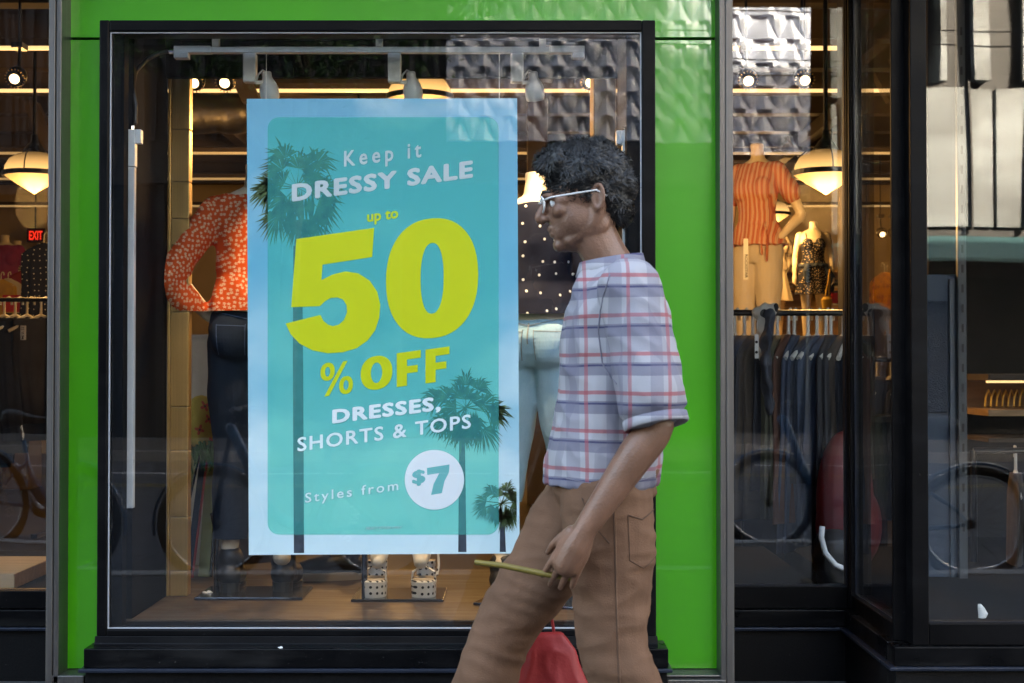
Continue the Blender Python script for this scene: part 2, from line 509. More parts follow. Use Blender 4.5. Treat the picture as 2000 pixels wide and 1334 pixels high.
WARM = (1.0, 0.58, 0.22)
M = dict(
    green=mat('green_glass', (0.046, 0.44, 0.003), 0.35, coat=1.0, coat_rough=0.008, var=0.10, vscale=1.3, specks=0.05),
    steel=mat('brushed_steel', (0.14, 0.13, 0.122), 0.45, metal=0.85, var=0.12, vscale=3, stretch=(60, 60, 0.6), rvar=0.08, bump=0.05, bscale=8, specks=0.2),
    frame=mat('black_frame', (0.0026, 0.0025, 0.003), 0.42, spec=0.10, var=0.25, vscale=5, bump=0.05, bscale=40, rvar=0.1, specks=0.1),
    ledge=mat('black_ledge', (0.0025, 0.0025, 0.003), 0.32, spec=0.12, var=0.3, vscale=8, bump=0.06, bscale=30, rvar=0.1, specks=0.3),
    lip=mat('ledge_lip', (0.020, 0.026, 0.042), 0.35, metal=0.5, var=0.2, vscale=12),
    granite=mat('dark_granite', (0.0045, 0.0045, 0.005), 0.5, spec=0.15, var=0.6, vscale=160, bump=0.1, bscale=200, specks=0.14),
    inner=mat('dark_lining', (0.006, 0.007, 0.009), 0.8, spec=0.05, var=0.2, vscale=4),
    gasket=mat('pale_gasket', (0.42, 0.43, 0.46), 0.4),
    white_plastic=mat('white_plastic', (0.66, 0.67, 0.66), 0.4, var=0.05),
    grey_plastic=mat('grey_plastic', (0.50, 0.51, 0.51), 0.42, var=0.05),
    black_rubber=mat('black_rubber', (0.02, 0.02, 0.02), 0.45, bump=0.2, bscale=50),
    bronze=mat('bronze_steel', (0.56, 0.36, 0.14), 0.34, metal=0.7, var=0.08, vscale=2.5, stretch=(80, 80, 0.7), rvar=0.05),
    floorwood=mat('display_floor', (0.060, 0.040, 0.029), 0.55, var=0.3, vscale=5, stretch=(0.8, 5, 1), bump=0.1, bscale=60, rvar=0.12),
    wood=mat('pale_wood', (0.42, 0.26, 0.13), 0.5, var=0.2, vscale=6, stretch=(1, 1, 6)),
    plank=mat('plank_wood', (0.40, 0.25, 0.13), 0.6, var=0.15, vscale=8, stretch=(0.7, 5, 5)),
    skin_form=mat('mannequin_skin', (0.78, 0.66, 0.49), 0.38, spec=0.4),
    white_form=mat('mannequin_white', (0.74, 0.73, 0.69), 0.35),
    blackmetal=mat('black_metal', (0.015, 0.015, 0.017), 0.35, metal=0.4),
    plate=mat('stand_plate', (0.09, 0.10, 0.12), 0.18, metal=0.8, var=0.2),
    chrome=mat('chrome', (0.7, 0.7, 0.72), 0.12, metal=1),
    hair=mat('black_hair', (0.005, 0.0045, 0.0045), 0.5, spec=0.5),
    skin=mat('skin', (0.19, 0.092, 0.055), 0.44, var=0.20, vscale=18, bump=0.22, bscale=200, rvar=0.12),
    trousers=mat('tan_twill', (0.150, 0.078, 0.046), 0.85, var=0.12, vscale=9, bump=0.2, bscale=260, spec=0.2),
    red=mat('red_fabric', (0.30, 0.012, 0.012), 0.6, var=0.15, bump=0.1, bscale=90),
    redsign=mat('red_card', (0.45, 0.02, 0.03), 0.5),
    yellow=mat('dull_yellow', (0.17, 0.125, 0.02), 0.5, var=0.05),
    white_paint=mat('white_paint', (0.8, 0.8, 0.8), 0.5),
    backwall=mat('store_wall', (0.50, 0.38, 0.23), 0.8, var=0.06, vscale=3),
    ceilingdark=mat('store_ceiling', (0.018, 0.014, 0.011), 0.8, var=0.3, vscale=3),
    beam=mat('store_beam', (0.075, 0.052, 0.034), 0.7, var=0.2, vscale=4),
    storefloor=mat('store_floor', (0.020, 0.017, 0.015), 0.4, var=0.15, vscale=3),
    foil=mat('foil_duct', (0.30, 0.27, 0.23), 0.4, metal=1, bump=0.8, bscale=9),
    shopwall=mat('shop_wall', (0.30, 0.29, 0.28), 0.8, var=0.1),
    # poster print
    teal=None,
    ink_white=mat('ink_white', (0.58, 0.62, 0.63), 0.6),
    ink_disc=mat('ink_disc', (0.88, 0.89, 0.89), 0.6),
    ink_yellow=mat('ink_yellow', (0.66, 0.68, 0.0), 0.6),
    ink_teal=mat('ink_teal', (0.12, 0.50, 0.48), 0.6),
    ink_palm=mat('ink_palm', (0.075, 0.120, 0.035), 0.6, var=0.7, vscale=28),
    ink_trunk=mat('ink_trunk', (0.030, 0.038, 0.055), 0.6, var=0.4, vscale=30),
    glass=glass('window_glass', 0.037, wav=0.0006, wscale=1.0, stretch=(1.0, 1, 1.0)),
    glass_wavy=glass('wavy_glass', 0.048, wav=0.0016, wscale=2.2, stretch=(1.6, 1.6, 0.25)),
    floral=dots_mat('orange_floral', (0.70, 0.085, 0.012), (0.80, 0.58, 0.38), 60, 0.36, petals=5, centre=(0.72, 0.1, 0.02), randomness=0.75),
    polka=dots_mat('navy_polka', (0.010, 0.012, 0.028), (0.75, 0.73, 0.68), 15.5, 0.085, randomness=0.4),
    shoe_dots=dots_mat('white_dotted', (0.78, 0.76, 0.72), (0.01, 0.01, 0.01), 42, 0.22, randomness=0.15, rough=0.4),
    dressprint=dots_mat('navy_sprig', (0.012, 0.012, 0.018), (0.60, 0.45, 0.28), 34, 0.22, petals=3, randomness=0.9),
    denim_dark=denim_mat('dark_denim', (0.010, 0.016, 0.030), (0.022, 0.038, 0.062)),
    denim_light=denim_mat('light_denim', (0.28, 0.50, 0.64), (0.60, 0.78, 0.86), 5),
    denim_mid=denim_mat('mid_denim', (0.055, 0.085, 0.15), (0.10, 0.15, 0.24)),
    stitch=mat('stitching', (0.30, 0.33, 0.34), 0.8),
    lace=mat('cream_lace', (0.70, 0.58, 0.42), 0.8, bump=0.5, bscale=120),
    cream=mat('cream_cloth', (0.62, 0.55, 0.46), 0.85, bump=0.3, bscale=30),
    stripetop=stripes_mat('coral_stripe', (0.70, 0.47, 0.36), [(0, 0.034, 0.55, 0, (0.50, 0.085, 0.045), 0.85), (0, 0.013, 0.4, 0.2, (0.75, 0.30, 0.16), 0.6)], warp=0.03),
    shirt=stripes_mat('checked_cotton', (0.32, 0.31, 0.325), [
        (2, 0.092, 0.33, 0.10, (0.085, 0.08, 0.125), 0.62), (2, 0.092, 0.10, 0.60, (0.30, 0.06, 0.07), 0.75), (2, 0.092, 0.05, 0.86, (0.03, 0.03, 0.09), 0.85),
        (0, 0.092, 0.33, 0.0, (0.11, 0.105, 0.15), 0.38), (0, 0.092, 0.09, 0.55, (0.30, 0.06, 0.07), 0.6),
        (1, 0.092, 0.33, 0.3, (0.11, 0.105, 0.15), 0.3)], warp=0.012),
    magenta=mat('magenta_knit', (0.30, 0.03, 0.12), 0.85, var=0.15),
    bwstripe=stripes_mat('cream_black_stripe', (0.7, 0.55, 0.36), [(2, 0.030, 0.4, 0, (0.02, 0.015, 0.01), 1)], warp=0.002),
    redcloth=mat('dull_red_cloth', (0.30, 0.035, 0.03), 0.85, var=0.2),
    goldcloth=mat('gold_cloth', (0.55, 0.33, 0.06), 0.8, var=0.2),
    beigecloth=mat('beige_linen', (0.40, 0.30, 0.21), 0.9, var=0.1, vscale=5, bump=0.3, bscale=40),
    yellowcloth=dots_mat('mustard_print', (0.30, 0.20, 0.035), (0.32, 0.05, 0.03), 14, 0.30, petals=4, randomness=1.0, centre=(0.02, 0.05, 0.02)),
    greencloth=mat('green_fringe', (0.03, 0.09, 0.02), 0.9, var=0.4, vscale=20),
    olivecloth=mat('olive_canvas', (0.22, 0.21, 0.08), 0.85, var=0.15),
    navycloth=mat('navy_canvas', (0.02, 0.03, 0.05), 0.85, var=0.15),
    boot=mat('black_boot', (0.016, 0.017, 0.020), 0.45, var=0.3, vscale=12, bump=0.15, bscale=40),
    sole=mat('pale_sole', (0.5, 0.42, 0.33), 0.7),
    paper=mat('paper', (0.75, 0.74, 0.70), 0.7),
    black_ink=mat('black_ink', (0.01, 0.01, 0.01), 0.6),
    clearplastic=mat('clear_hanger', (0.72, 0.68, 0.60), 0.2, spec=0.6),
    tube_glow=emit('lamp_tube', (1, 0.66, 0.32), 0.09),
    tube_dim=emit('lamp_tube_far', (1, 0.66, 0.32), 0.022),
    spot_glow=emit('lamp_disc', (1, 0.70, 0.36), 0.5),
    bowl_glow=emit('lamp_bowl', (1, 0.56, 0.19), 0.042, (.25, .18, .10)),
    dome_glow=None,
    bowl_hot=emit('lamp_bowl_hot', (1, 0.66, 0.28), 0.3),
    exit_glow=emit('exit_letters', (1, 0.01, 0.01), 0.10),
    facadepanel=mat('embossed_panel', (0.52, 0.58, 0.70), 0.40, metal=0.0, var=0.04),
    opp_dark=mat('opposite_dark', (0.012, 0.014, 0.018), 0.5, var=0.3, vscale=1),
    opp_rib=mat('ribbed_cladding', (0.014, 0.016, 0.022), 0.5, var=0.1),
    opp_white=mat('white_cladding', (0.20, 0.23, 0.25), 0.45, var=0.6, vscale=0.8, stretch=(.7, 1, 1.6)),  # broad blotches paint a cloudy sky reflection into the cladding
    opp_shop=mat('opposite_glass', (0.010, 0.013, 0.017), 0.2, spec=0.3),
    awning=mat('awning_teal', (0.05, 0.14, 0.16), 0.7),
    asphalt=mat('asphalt', (0.050, 0.056, 0.068), 0.85, var=0.25, vscale=3, bump=0.4, bscale=150),
    paving=mat('paving_concrete', (0.065, 0.064, 0.064), 0.85, var=0.2, vscale=4, bump=0.3, bscale=120),
    kerb=mat('kerb_stone', (0.30, 0.29, 0.28), 0.8, var=0.15),
    leaf=mat('leaf', (0.045, 0.10, 0.022), 0.5, var=0.4, vscale=1.5),
    bark=mat('bark', (0.07, 0.05, 0.035), 0.9, var=0.3, bump=0.5, bscale=20),
    blue=mat('bike_blue', (0.02, 0.12, 0.26), 0.3, coat=0.5),
    tyre=mat('tyre', (0.015, 0.015, 0.015), 0.7),
)
SPOT_W = 2.4
PEND_W = 5.0


def dome_mat():
    m, nt, N, L, B = new_mat('lamp_dome')
    tc = N.new('ShaderNodeTexCoord'); sp = N.new('ShaderNodeSeparateXYZ'); L.new(tc.outputs['Generated'], sp.inputs[0])
    mr = N.new('ShaderNodeMapRange'); mr.inputs[1].default_value = 0.0; mr.inputs[2].default_value = 0.85; mr.inputs[3].default_value = 0.10; mr.inputs[4].default_value = 0.012
    L.new(sp.outputs[2], mr.inputs[0])
    B.inputs['Base Color'].default_value = (.25, .18, .10, 1); B.inputs['Roughness'].default_value = .25
    B.inputs['Emission Color'].default_value = (1, .58, .22, 1)
    L.new(mr.outputs[0], B.inputs['Emission Strength'])
    return m
M['dome_glow'] = dome_mat()

def add_stubble(m, lo, hi, xmax):
    nt = m.node_tree; N, L = nt.nodes, nt.links; B = N['Principled BSDF']
    tc = N.new('ShaderNodeTexCoord'); sp = N.new('ShaderNodeSeparateXYZ'); L.new(tc.outputs['Object'], sp.inputs[0])
    def mr(sock, a, b, c, d):
        n = N.new('ShaderNodeMapRange'); n.inputs[1].default_value, n.inputs[2].default_value, n.inputs[3].default_value, n.inputs[4].default_value = a, b, c, d
        L.new(sock, n.inputs[0]); return n.outputs[0]
    f = math_node(N, L, 'MULTIPLY', mr(sp.outputs[2], hi - .03, hi, 1, 0), mr(sp.outputs[2], lo - .02, lo + .01, 0, 1))
    f = math_node(N, L, 'MULTIPLY', f, mr(sp.outputs[0], xmax - .03, xmax, 1, 0))
    no = N.new('ShaderNodeTexNoise'); no.inputs['Scale'].default_value = 420; L.new(tc.outputs['Object'], no.inputs['Vector'])
    f = math_node(N, L, 'MULTIPLY', f, mr(no.outputs[0], .35, .65, .10, .42))
    mx = N.new('ShaderNodeMix'); mx.data_type = 'RGBA'
    L.new(B.inputs['Base Color'].links[0].from_socket, mx.inputs['A']); mx.inputs['B'].default_value = (.035, .022, .018, 1)
    L.new(f, mx.inputs['Factor']); L.new(mx.outputs['Result'], B.inputs['Base Color'])
# ================================================================ STREET AND GROUND
struct(MB().box(-40, 40, -3.6, 14.5, -0.30, 0.0), 'pavement', M['paving'])
struct(MB().box(-40, 40, -3.78, -3.602, -0.30, 0.012), 'kerb', M['kerb'], bevel=0.015)
struct(MB().box(-300, 300, -16.0, -3.782, -0.40, -0.13), 'road', M['asphalt'])
mk = MB()
for x in range(-40, 41): mk.box(x, x + 1.0001, -11.9, -11.78, -0.129, -0.126)
mk = MB().box(-40, 40, -13.7, -13.55, -0.129, -0.126)
struct(mk, 'road_edge_line', M['white_paint'])
struct(MB().box(-40, 40, -11.9, -11.78, -0.129, -0.126).box(-40, 40, -11.65, -11.53, -0.129, -0.126), 'road_centre_line', M['yellow'])
struct(MB().box(-40, 40, -16.2, -16.002, -0.30, 0.012), 'far_kerb', M['kerb'])
struct(MB().box(-40, 40, -20.0, -16.202, -0.30, 0.0), 'far_pavement', M['paving'])
struct(MB().add([(-300, -300, -0.42), (300, -300, -0.42), (300, 300, -0.42), (-300, 300, -0.42)], [(0, 1, 2, 3)]), 'ground', M['asphalt'], normals=False)

# ================================================================ SHOP: the building itself
ZC = 3.75                               # shop ceiling underside
IN = 1.325                              # x of the return window line
bld = thing('shop_building', 'dark shop building with green clad bay and lit sales floor', 'building', (0, 1, 0))
up = MB()
up.box(-26, 16.6, 0.0, 15, ZC + 0.25, 24)  # unseen roof heights stepped to shape where sun lands across the street
up.build('upper_wall', M['shopwall'], bld)
MB().box(16.601, 19.6, 0.0, 15, ZC + 0.25, 16.4).build('upper_wall', M['shopwall'], bld)
MB().box(19.601, 60, 0.0, 15, ZC + 0.25, 13.0).build('upper_wall', M['shopwall'], bld)
# lower outer walls outside the frame
MB().box(-26, -4.2, 0.0, 0.3, 0, ZC + .249).build('outer_wall', M['shopwall'], bld)
MB().box(4.2, 60, 0.0, 0.3, 0, ZC + .249).build('outer_wall', M['shopwall'], bld)
# soffit over the recessed windows
MB().box(-4.2, X(117, 5), 0.0, 0.75, 3.0, ZC).build('soffit', M['frame'], bld)
MB().box(X(1408, 5), 4.2, 0.0, 0.75, 3.0, ZC).build('soffit', M['frame'], bld)
MB().box(X(117, 5) + .001, X(1408, 5) - .001, 0.0, 0.6, 3.001, ZC).build('soffit', M['frame'], bld)

# unseen overhang added to shade the upper facade and poster top
MB().box(-20, 20, -0.70, -0.001, 2.95, 3.15).build('shade_canopy', M['frame'], bld, bevel=.01)

# sales floor
struct(MB().box(-9, 9, 0.80, 14.3, 0.02, 0.14), 'store_floor', M['storefloor'])
struct(MB().box(-9, 9, 0.80, 14.3, ZC, ZC + 0.2), 'store_ceiling', M['ceilingdark'])
struct(MB().box(-9, 9, 13.6, 13.8, 0.14, ZC), 'store_back_wall', M['backwall'])
struct(MB().box(-8.9, -8.7, 0.80, 13.6, 0.14, ZC).box(8.7, 8.9, 0.80, 13.6, 0.14, ZC), 'store_side_wall', M['backwall'])
nb = 0
for k in range(12):
    y = 2.0 + k * 0.98
    struct(MB().box(-8.7, 8.7, y, y + 0.16, ZC - 0.34, ZC - 0.002), 'ceiling_beam', M['beam'])
for x in (-5.2, -2.6, 0.2, 2.7):
    struct(MB().box(x, x + 0.10, 1.4, 13.6, ZC - 0.46, ZC - 0.342), 'ceiling_beam', M['beam'])

# ================================================================ GREEN CLADDING
GY = 0.075                               # the green glass sits back between the metal strips and the frame
gx0, gx1, gi0, gi1 = X(113, 5.07), X(1410, 5.07), X(200, 5.07), X(1272, 5.07)
ztop, zs, zb = 3.0, Z(75.5, 5.075), Z(1306, 5.075)
clad = thing('glass_cladding', 'glossy green back-painted glass panels around the black display window', 'cladding', (0, 0, 0))
ins = 0.35
zk = Z(50, 5.075)
MB().prism([(gx0, zs + .004), (gi0, zs + .004), (gi0, zk), (gi1, zk), (gi1, zs + .004), (gx1, zs + .004), (gx1, ztop), (gx0, ztop)], GY, GY + 0.02).build('panel', M['green'], clad, bevel=0.002)
MB().box(gx0, gi0, GY, GY + 0.02, zb, zs - 0.004).build('panel', M['green'], clad, bevel=0.002)
MB().box(gi1, gx1, GY, GY + 0.02, zb, zs - 0.004).build('panel', M['green'], clad, bevel=0.002)
MB().box(gx0 - .02, gi0 + .012, GY + 0.021, GY + 0.05, 0, ztop).build('backing', M['inner'], clad)
MB().box(gi1 - .012, gx1 + .02, GY + 0.021, GY + 0.05, 0, ztop).build('backing', M['inner'], clad)
MB().box(gi0 + .013, gi1 - .013, GY + 0.021, GY + 0.05, 2.505, ztop).build('backing', M['inner'], clad)

def trim(px0, px1, pin, side, label):
    t = thing('metal_trim', label, 'metal trim', ((X(px0, 5) + X(px1, 5)) / 2, 0, 0), 'brushed metal edge strips beside the green glass')
    x0, x1 = X(px0, 4.97), X(px1, 4.97)
    xm = x0 + (x1 - x0) * 0.55
    MB().box(min(x0, xm), max(x0, xm) - 0.001, -0.035, 0.78, 0.0, 3.0).build('flange', M['steel'], t, bevel=0.002)
    MB().box(min(xm, x1) + 0.001, max(xm, x1), -0.03, 0.12, 0.0, 3.0).build('flange', M['steel'], t, bevel=0.002)
    return t
t1 = trim(93, 117, 0, 1, 'brushed metal strip between the dark corner window and narrow green glass')
t2 = trim(1433, 1406, 0, -1, 'brushed metal strip between the wide green glass and coral top window')
# bottom metal sills of the green panels
MB().box(gx0, X(172, 5), -0.03, GY + 0.02, Z(1332, 5), zb - .002).build('foot_rail', M['steel'], t1, bevel=0.003)
MB().box(X(1299, 5), gx1, -0.02, GY + 0.02, Z(1321, 5), zb - .002).box(X(1299, 5), gx1 - .005, -0.045, GY + 0.02, Z(1337, 5), Z(1322.5, 5)).build('foot_rail', M['steel'], t2, bevel=0.003)

# ================================================================ WINDOWS
def gasket_frame(x0, x1, z0, z1, y, w=0.0035):
    return (MB().box(x0, x0 + w, y - .004, y + .004, z0, z1).box(x1 - w, x1, y - .004, y + .004, z0, z1)
            .box(x0 + w + .0005, x1 - w - .0005, y - .004, y + .004, z0, z0 + w).box(x0 + w + .0005, x1 - w - .0005, y - .004, y + .004, z1 - w, z1))

zlip, zled, = Z(1302, 5), Z(1258, 5)
# --- central display window
win = thing('display_window', 'big black framed display window holding the turquoise sale poster', 'shop window', (X(737, 5), 0, 0))
fx0, fx1, fz0, fz1 = X(191, 4.95), X(1281, 4.95), Z(1243, 4.95), Z(39, 4.95)
ox0, ox1, oz0, oz1 = X(213, 4.97), X(1254, 4.97), Z(1228, 4.97), Z(63, 4.97)
y0, y1 = -0.05, 0.074
MB().box(fx0, ox0, y0, y1, fz0, fz1).build('stile', M['frame'], win, bevel=0.004)
MB().box(ox1, fx1, y0, y1, fz0, fz1).build('stile', M['frame'], win, bevel=0.004)
MB().box(ox0 + .0008, ox1 - .0008, y0 + .001, y1, oz1, fz1).build('head_rail', M['frame'], win, bevel=0.004)
MB().box(ox0 + .0008, ox1 - .0008, y0 + .001, y1, fz0, oz0).build('bottom_rail', M['frame'], win, bevel=0.004)
MB().box(ox0 + .001, ox1 - .001, -0.030, -0.020, oz0 + .001, oz1 - .001).build('glass_pane', M['glass'], win)
gasket_frame(ox0 + .002, ox1 - .002, oz0 + .002, oz1 - .002, -0.036).build('gasket', M['gasket'], win)
# inner stops just behind the pane
ix0, ix1, iz0 = X(248, 5.05), X(1222, 5.05), Z(1216, 5.05)
MB().box(ox0 + .001, ix0, .0, .058, oz0, oz1).box(ix1, ox1 - .001, .0, .0735, oz0, oz1).box(ix0, ix1, .0, .0735, oz0 - .01, iz0).build('inner_stop', M['inner'], win, bevel=0.002)
led = MB()
lx0, lx1 = X(167, 4.92), X(1304, 4.92)
led.extrude_x([(-0.055, Z(1241, 4.95)), (-0.062, zled + .012), (-0.08, zled + .001), (0.02, zled + .001), (0.02, fz0 - .001), (-0.05, fz0 - .001)], fx0 - .004, fx1 + .004)
led.build('sloping_sill', M['frame'], win, bevel=0.003)
MB().box(lx0, lx1, -0.085, 0.07, zlip + .012, zled).build('ledge', M['ledge'], win, bevel=0.003)
MB().box(lx0 - .012, lx1 + .012, -0.105, 0.07, zlip, zlip + .0115).build('lip', M['lip'], win, bevel=0.002)
MB().box(lx0 + .004, lx1 - .004, -0.078, 0.07, 0.0, zlip - .001).build('plinth', M['granite'], win, bevel=0.002)

# --- recessed windows and the bay, all on the same base profile
def shop_window(label, x0, x1, yg, axis='x', pane_mat='glass', stile=0.045, ends=(1, 1), zt=2.98, zgb=None, base=None):
    """a framed pane standing on ledge, lip and plinth; axis 'x' faces the street, 'y' is the return"""
    g0 = zgb if zgb is not None else 0.325
    t = thing('corner_window', label, 'shop window', ((x0 + x1) / 2, yg, 0) if axis == 'x' else (yg, (x0 + x1) / 2, 0), 'dark framed windows beside the green bay')
    def B(a0, a1, d0, d1, z0, z1):
        m = MB()
        return m.box(a0, a1, yg + d0, yg + d1, z0, z1) if axis == 'x' else m.box(yg + d0, yg + d1, a0, a1, z0, z1)
    a, b = x0, x1
    if ends[0]: B(x0, x0 + stile, -0.03, 0.05, zled + .001, zt).build('stile', M['frame'], t, bevel=0.003); a = x0 + stile
    if ends[1]: B(x1 - stile, x1, -0.03, 0.05, zled + .001, zt).build('stile', M['frame'], t, bevel=0.003); b = x1 - stile
    B(a + .0006, b - .0006, -0.028, 0.05, zled + .001, g0).build('bottom_rail', M['frame'], t, bevel=0.003)
    B(a + .0006, b - .0006, -0.028, 0.05, zt - 0.05, zt).build('head_rail', M['frame'], t, bevel=0.003)
    B(a + .001, b - .001, -0.005, 0.004, g0 + .001, zt - .051).build('glass_pane', M[pane_mat], t)
    mb = MB(); w = .003
    for q in ((a + .001, a + .001 + w, g0 + .001, zt - .052), (b - .001 - w, b - .001, g0 + .001, zt - .052), (a + .0045, b - .0045, g0 + .001, g0 + .004)):
        m = B(q[0], q[1], -0.012, -0.006, q[2], q[3]); mb.add(m.v, m.f)
    mb.build('gasket', M['lip'], t)
    e0 = 0.0 if axis == 'x' else 0.0
    bx = base or (x0, x1, x0, x1, x0, x1)
    B(bx[0], bx[1], -0.055, 0.05, zlip + .012, zled).build('ledge', M['ledge'], t, bevel=0.003)
    B(bx[2], bx[3], -0.075, 0.05, zlip, zlip + .0115).build('lip', M['lip'], t, bevel=0.002)
    B(bx[4], bx[5], -0.05, 0.05, 0, zlip - .001).build('plinth', M['granite'], t, bevel=0.002)
    return t

xr0 = X(1402, 5) + 0.02
shop_window('dark corner window showing the SALE card at the photo edge', -4.2, X(92, 5) - .012, 0.75, pane_mat='glass_wavy', zgb=Z(1152, 5.75), ends=(1, 0))
shop_window('recessed window with the coral striped mannequin behind its pane', xr0, IN - .012, 0.75, pane_mat='glass_wavy', zgb=Z(1143, 5.75), ends=(0, 1), stile=0.022)
shop_window('narrow side window turning from the recess toward the street', 0.056, 0.715, IN, axis='y', pane_mat='glass', zgb=0.33, stile=0.02, base=(.056, .693, .056, .673, .056, .698))
shop_window('street front window full of building reflections beside the narrow side pane', IN + .012, 4.2, 0.0, pane_mat='glass_wavy', zgb=Z(1215, 5), stile=0.055, base=(IN - .055, 4.2, IN - .075, 4.2, IN - .05, 4.2))

# ================================================================ DISPLAY BOX BEHIND THE CENTRAL PANE
zf = Z(1213, 5.06)                       # display floor height
zh = Z(154, 5.6)                         # underside of the header at the back
dx0, dx1 = X(326, 5.6), X(1206, 5.6)
struct(MB().box(dx0 - .058, dx1 + .058, 0.0745, 1.36, 0.14, zf), 'display_floor', M['floorwood'])
struct(MB().box(dx0 - .06, dx0, 0.0985, 0.60, zf + .001, 2.50), 'display_side_wall', M['inner'])
struct(MB().box(dx1, dx1 + .06, 0.0985, 0.60, zf + .001, 2.50), 'display_side_wall', M['inner'])
struct(MB().box(dx0 + .001, dx1 - .001, 0.0985, 0.56, 2.43, 2.50), 'display_ceiling', M['inner'])
struct(MB().box(dx0 + .001, dx1 - .001, 0.561, 0.60, zh, 2.50), 'display_header', M['inner'])
struct(MB().box(-1.53, dx0 - .0605, 0.70, 0.82, 0.14, ZC).box(dx1 + .0605, .70, 0.70, 0.82, 0.14, ZC), 'display_partition', M['inner'])
struct(MB().box(-1.53, .70, 0.601, 0.72, 2.501, ZC), 'display_partition', M['inner'])
col = thing('bronze_column', 'tall bronze coloured metal column beside the orange blouse mannequin', 'column', (X(348, 5.62), 0.63, zf))
zz = zf
for k, py in enumerate((1115, 1010, 880, 795, 610, 480, 428, 356, 254, 145)):
    z1_ = Z(py, 5.62)
    MB().box(dx0 + .012, X(369, 5.61), 0.605 + (k % 2) * .0015, 0.66, zz + .0012, z1_).build('metal_sheet', M['bronze'], col, bevel=0.003)
    zz = z1_
MB().box(dx0 + .001, dx0 + .011, 0.60, 0.64, zf + .001, zz).build('edge_strip', M['bronze'], col, bevel=0.002)

# --- ceiling track with three spot heads
trk = thing('track_light', 'white ceiling track carrying three grey spot heads above the poster', 'track light', (X(740, 5.2), 0.2, 2.43))
yt = 0.2
tz0, tz1 = Z(104, 5.2), Z(93, 5.2)
MB().box(X(340, 5.2), X(1142, 5.2), yt - .017, yt + .017, tz0, tz1).build('rail', M['white_plastic'], trk, bevel=0.002)
for a, b, c in ((338, 410, 366), (1142, 1074, 1118)):
    MB().box(min(X(a, 5.19), X(b, 5.19)), max(X(a, 5.19), X(b, 5.19)), yt - .02, yt + .02, tz0 - .001, tz1 + .003).box(min(X(a, 5.19), X(c, 5.19)), max(X(a, 5.19), X(c, 5.19)), yt - .0195, yt + .0195, Z(114, 5.19), tz0 - .0012).build('end_feed', M['white_plastic'], trk, bevel=0.002)
for px in (420, 740, 1060): MB().box(X(px, 5.2) - .012, X(px, 5.2) + .012, yt - .012, yt + .012, tz1 + .001, 2.4295).build('ceiling_clip', M['white_plastic'], trk)
MB().tube([(X(338, 5.2), yt, Z(100, 5.2)), (X(329, 5.2), yt, Z(100, 5.2))], .012, 12).build('connector', M['chrome'], trk)
for px in (487, 770, 1010):
    xx = X(px, 5.2)
    hb = MB().box(xx - .0225, xx + .0225, yt - .022, yt + .022, Z(162, 5.2), tz0 - .0022).build('adapter', M['white_plastic'], trk, bevel=0.004)
    hx = xx + X(1033, 5.2) - X(1000, 5.2)
    hz = Z(160, 5.2)
    axd = V((0.10, 0.30, -0.95)).normalized()
    prof = [(.001, .040), (.013, .040), (.017, .036), (.017, .020), (.019, .014), (.021, .010), (.029, -.004), (.034, -.022), (.034, -.046), (.031, -.060), (.027, -.062), (.026, -.056), (.001, -.030)]
    hd = MB().lathe((hx, yt + .02, hz), [(r, -h) for r, h in prof], 24, axis=axd).build('lamp_head', M['grey_plastic'], trk, smooth=True)
    MB().lathe(V((hx, yt + .02, hz)) + axd * .052, [(.001, 0), (.025, 0), (.025, .004), (.001, .004)], 20, axis=axd).build('lamp_disc', M['bowl_hot'], hd)
    MB().tube([(xx + .018, yt, Z(161, 5.2)), (hx - .01, yt + .01, Z(160, 5.2))], .007, 8).build('bracket', M['white_plastic'], trk)
    MB().tube([(xx + .022, yt, Z(158, 5.2)), (xx + .028, yt, Z(146, 5.2)), (xx + .042, yt + .01, Z(136, 5.2)), (xx + .056, yt + .015, Z(140, 5.2)), (hx + .002, yt + .02, hz + .036)], .0035, 8).build('cable', M['grey_plastic'], trk, smooth=True)
    L_ = bpy.data.lights.new('spot', 'SPOT'); L_.energy = SPOT_W; L_.color = (1, .76, .5); L_.spot_size = R(75); L_.spot_blend = .6; L_.shadow_soft_size = .02
    lo = bpy.data.objects.new('spot_light', L_); COL.objects.link(lo); lo.parent = trk
    lo.location = V((hx, yt + .02, hz)) + axd * .065 - V(trk.location)
    lo.rotation_euler = axd.to_track_quat('-Z', 'Y').to_euler()

# --- two upright light bars at the sides of the display
def bar(px0, px1, py0, py1, d, s, label):
    t = thing('light_bar', label, 'light bar', (X((px0 + px1) / 2, d), d - 5, Z(py1, d)), 'upright light bars at the sides of the display')
    y = d - 5
    x0, x1 = sorted((X(px0, d), X(px1, d)))
    zt = Z(py0, d)
    MB().box(x0, x1, y - .014, y + .014, Z(py1, d), Z(py0 + 72, d) - .001).build('tube', M['grey_plastic'], t, bevel=0.003)
    hk = MB().box(x0 - .001, x1 + .002, y - .017, y + .017, Z(py0 + 72, d), zt)
    if s > 0: hk.box(x1 + .0025, x1 + .022, y - .016, y + .016, Z(py0 + 27, d), zt)
    else: hk.box(x0 - .022, x0 - .0015, y - .016, y + .016, Z(py0 + 27, d), zt)
    hk.build('end_feed', M['white_plastic'], t, bevel=0.002)
    MB().tube([((x0 + x1) / 2, y, zt), ((x0 + x1) / 2, y, zt + .014)], .010, 12).build('connector', M['chrome'], t)
    return t
bar(249, 263, 254, 992, 5.10, 1, 'long white light bar hanging by the dark wall below a curled conduit')
bar(1216, 1232, 256, 830, 5.14, -1, 'short white light bar partly behind the walking person')
cd = MB()
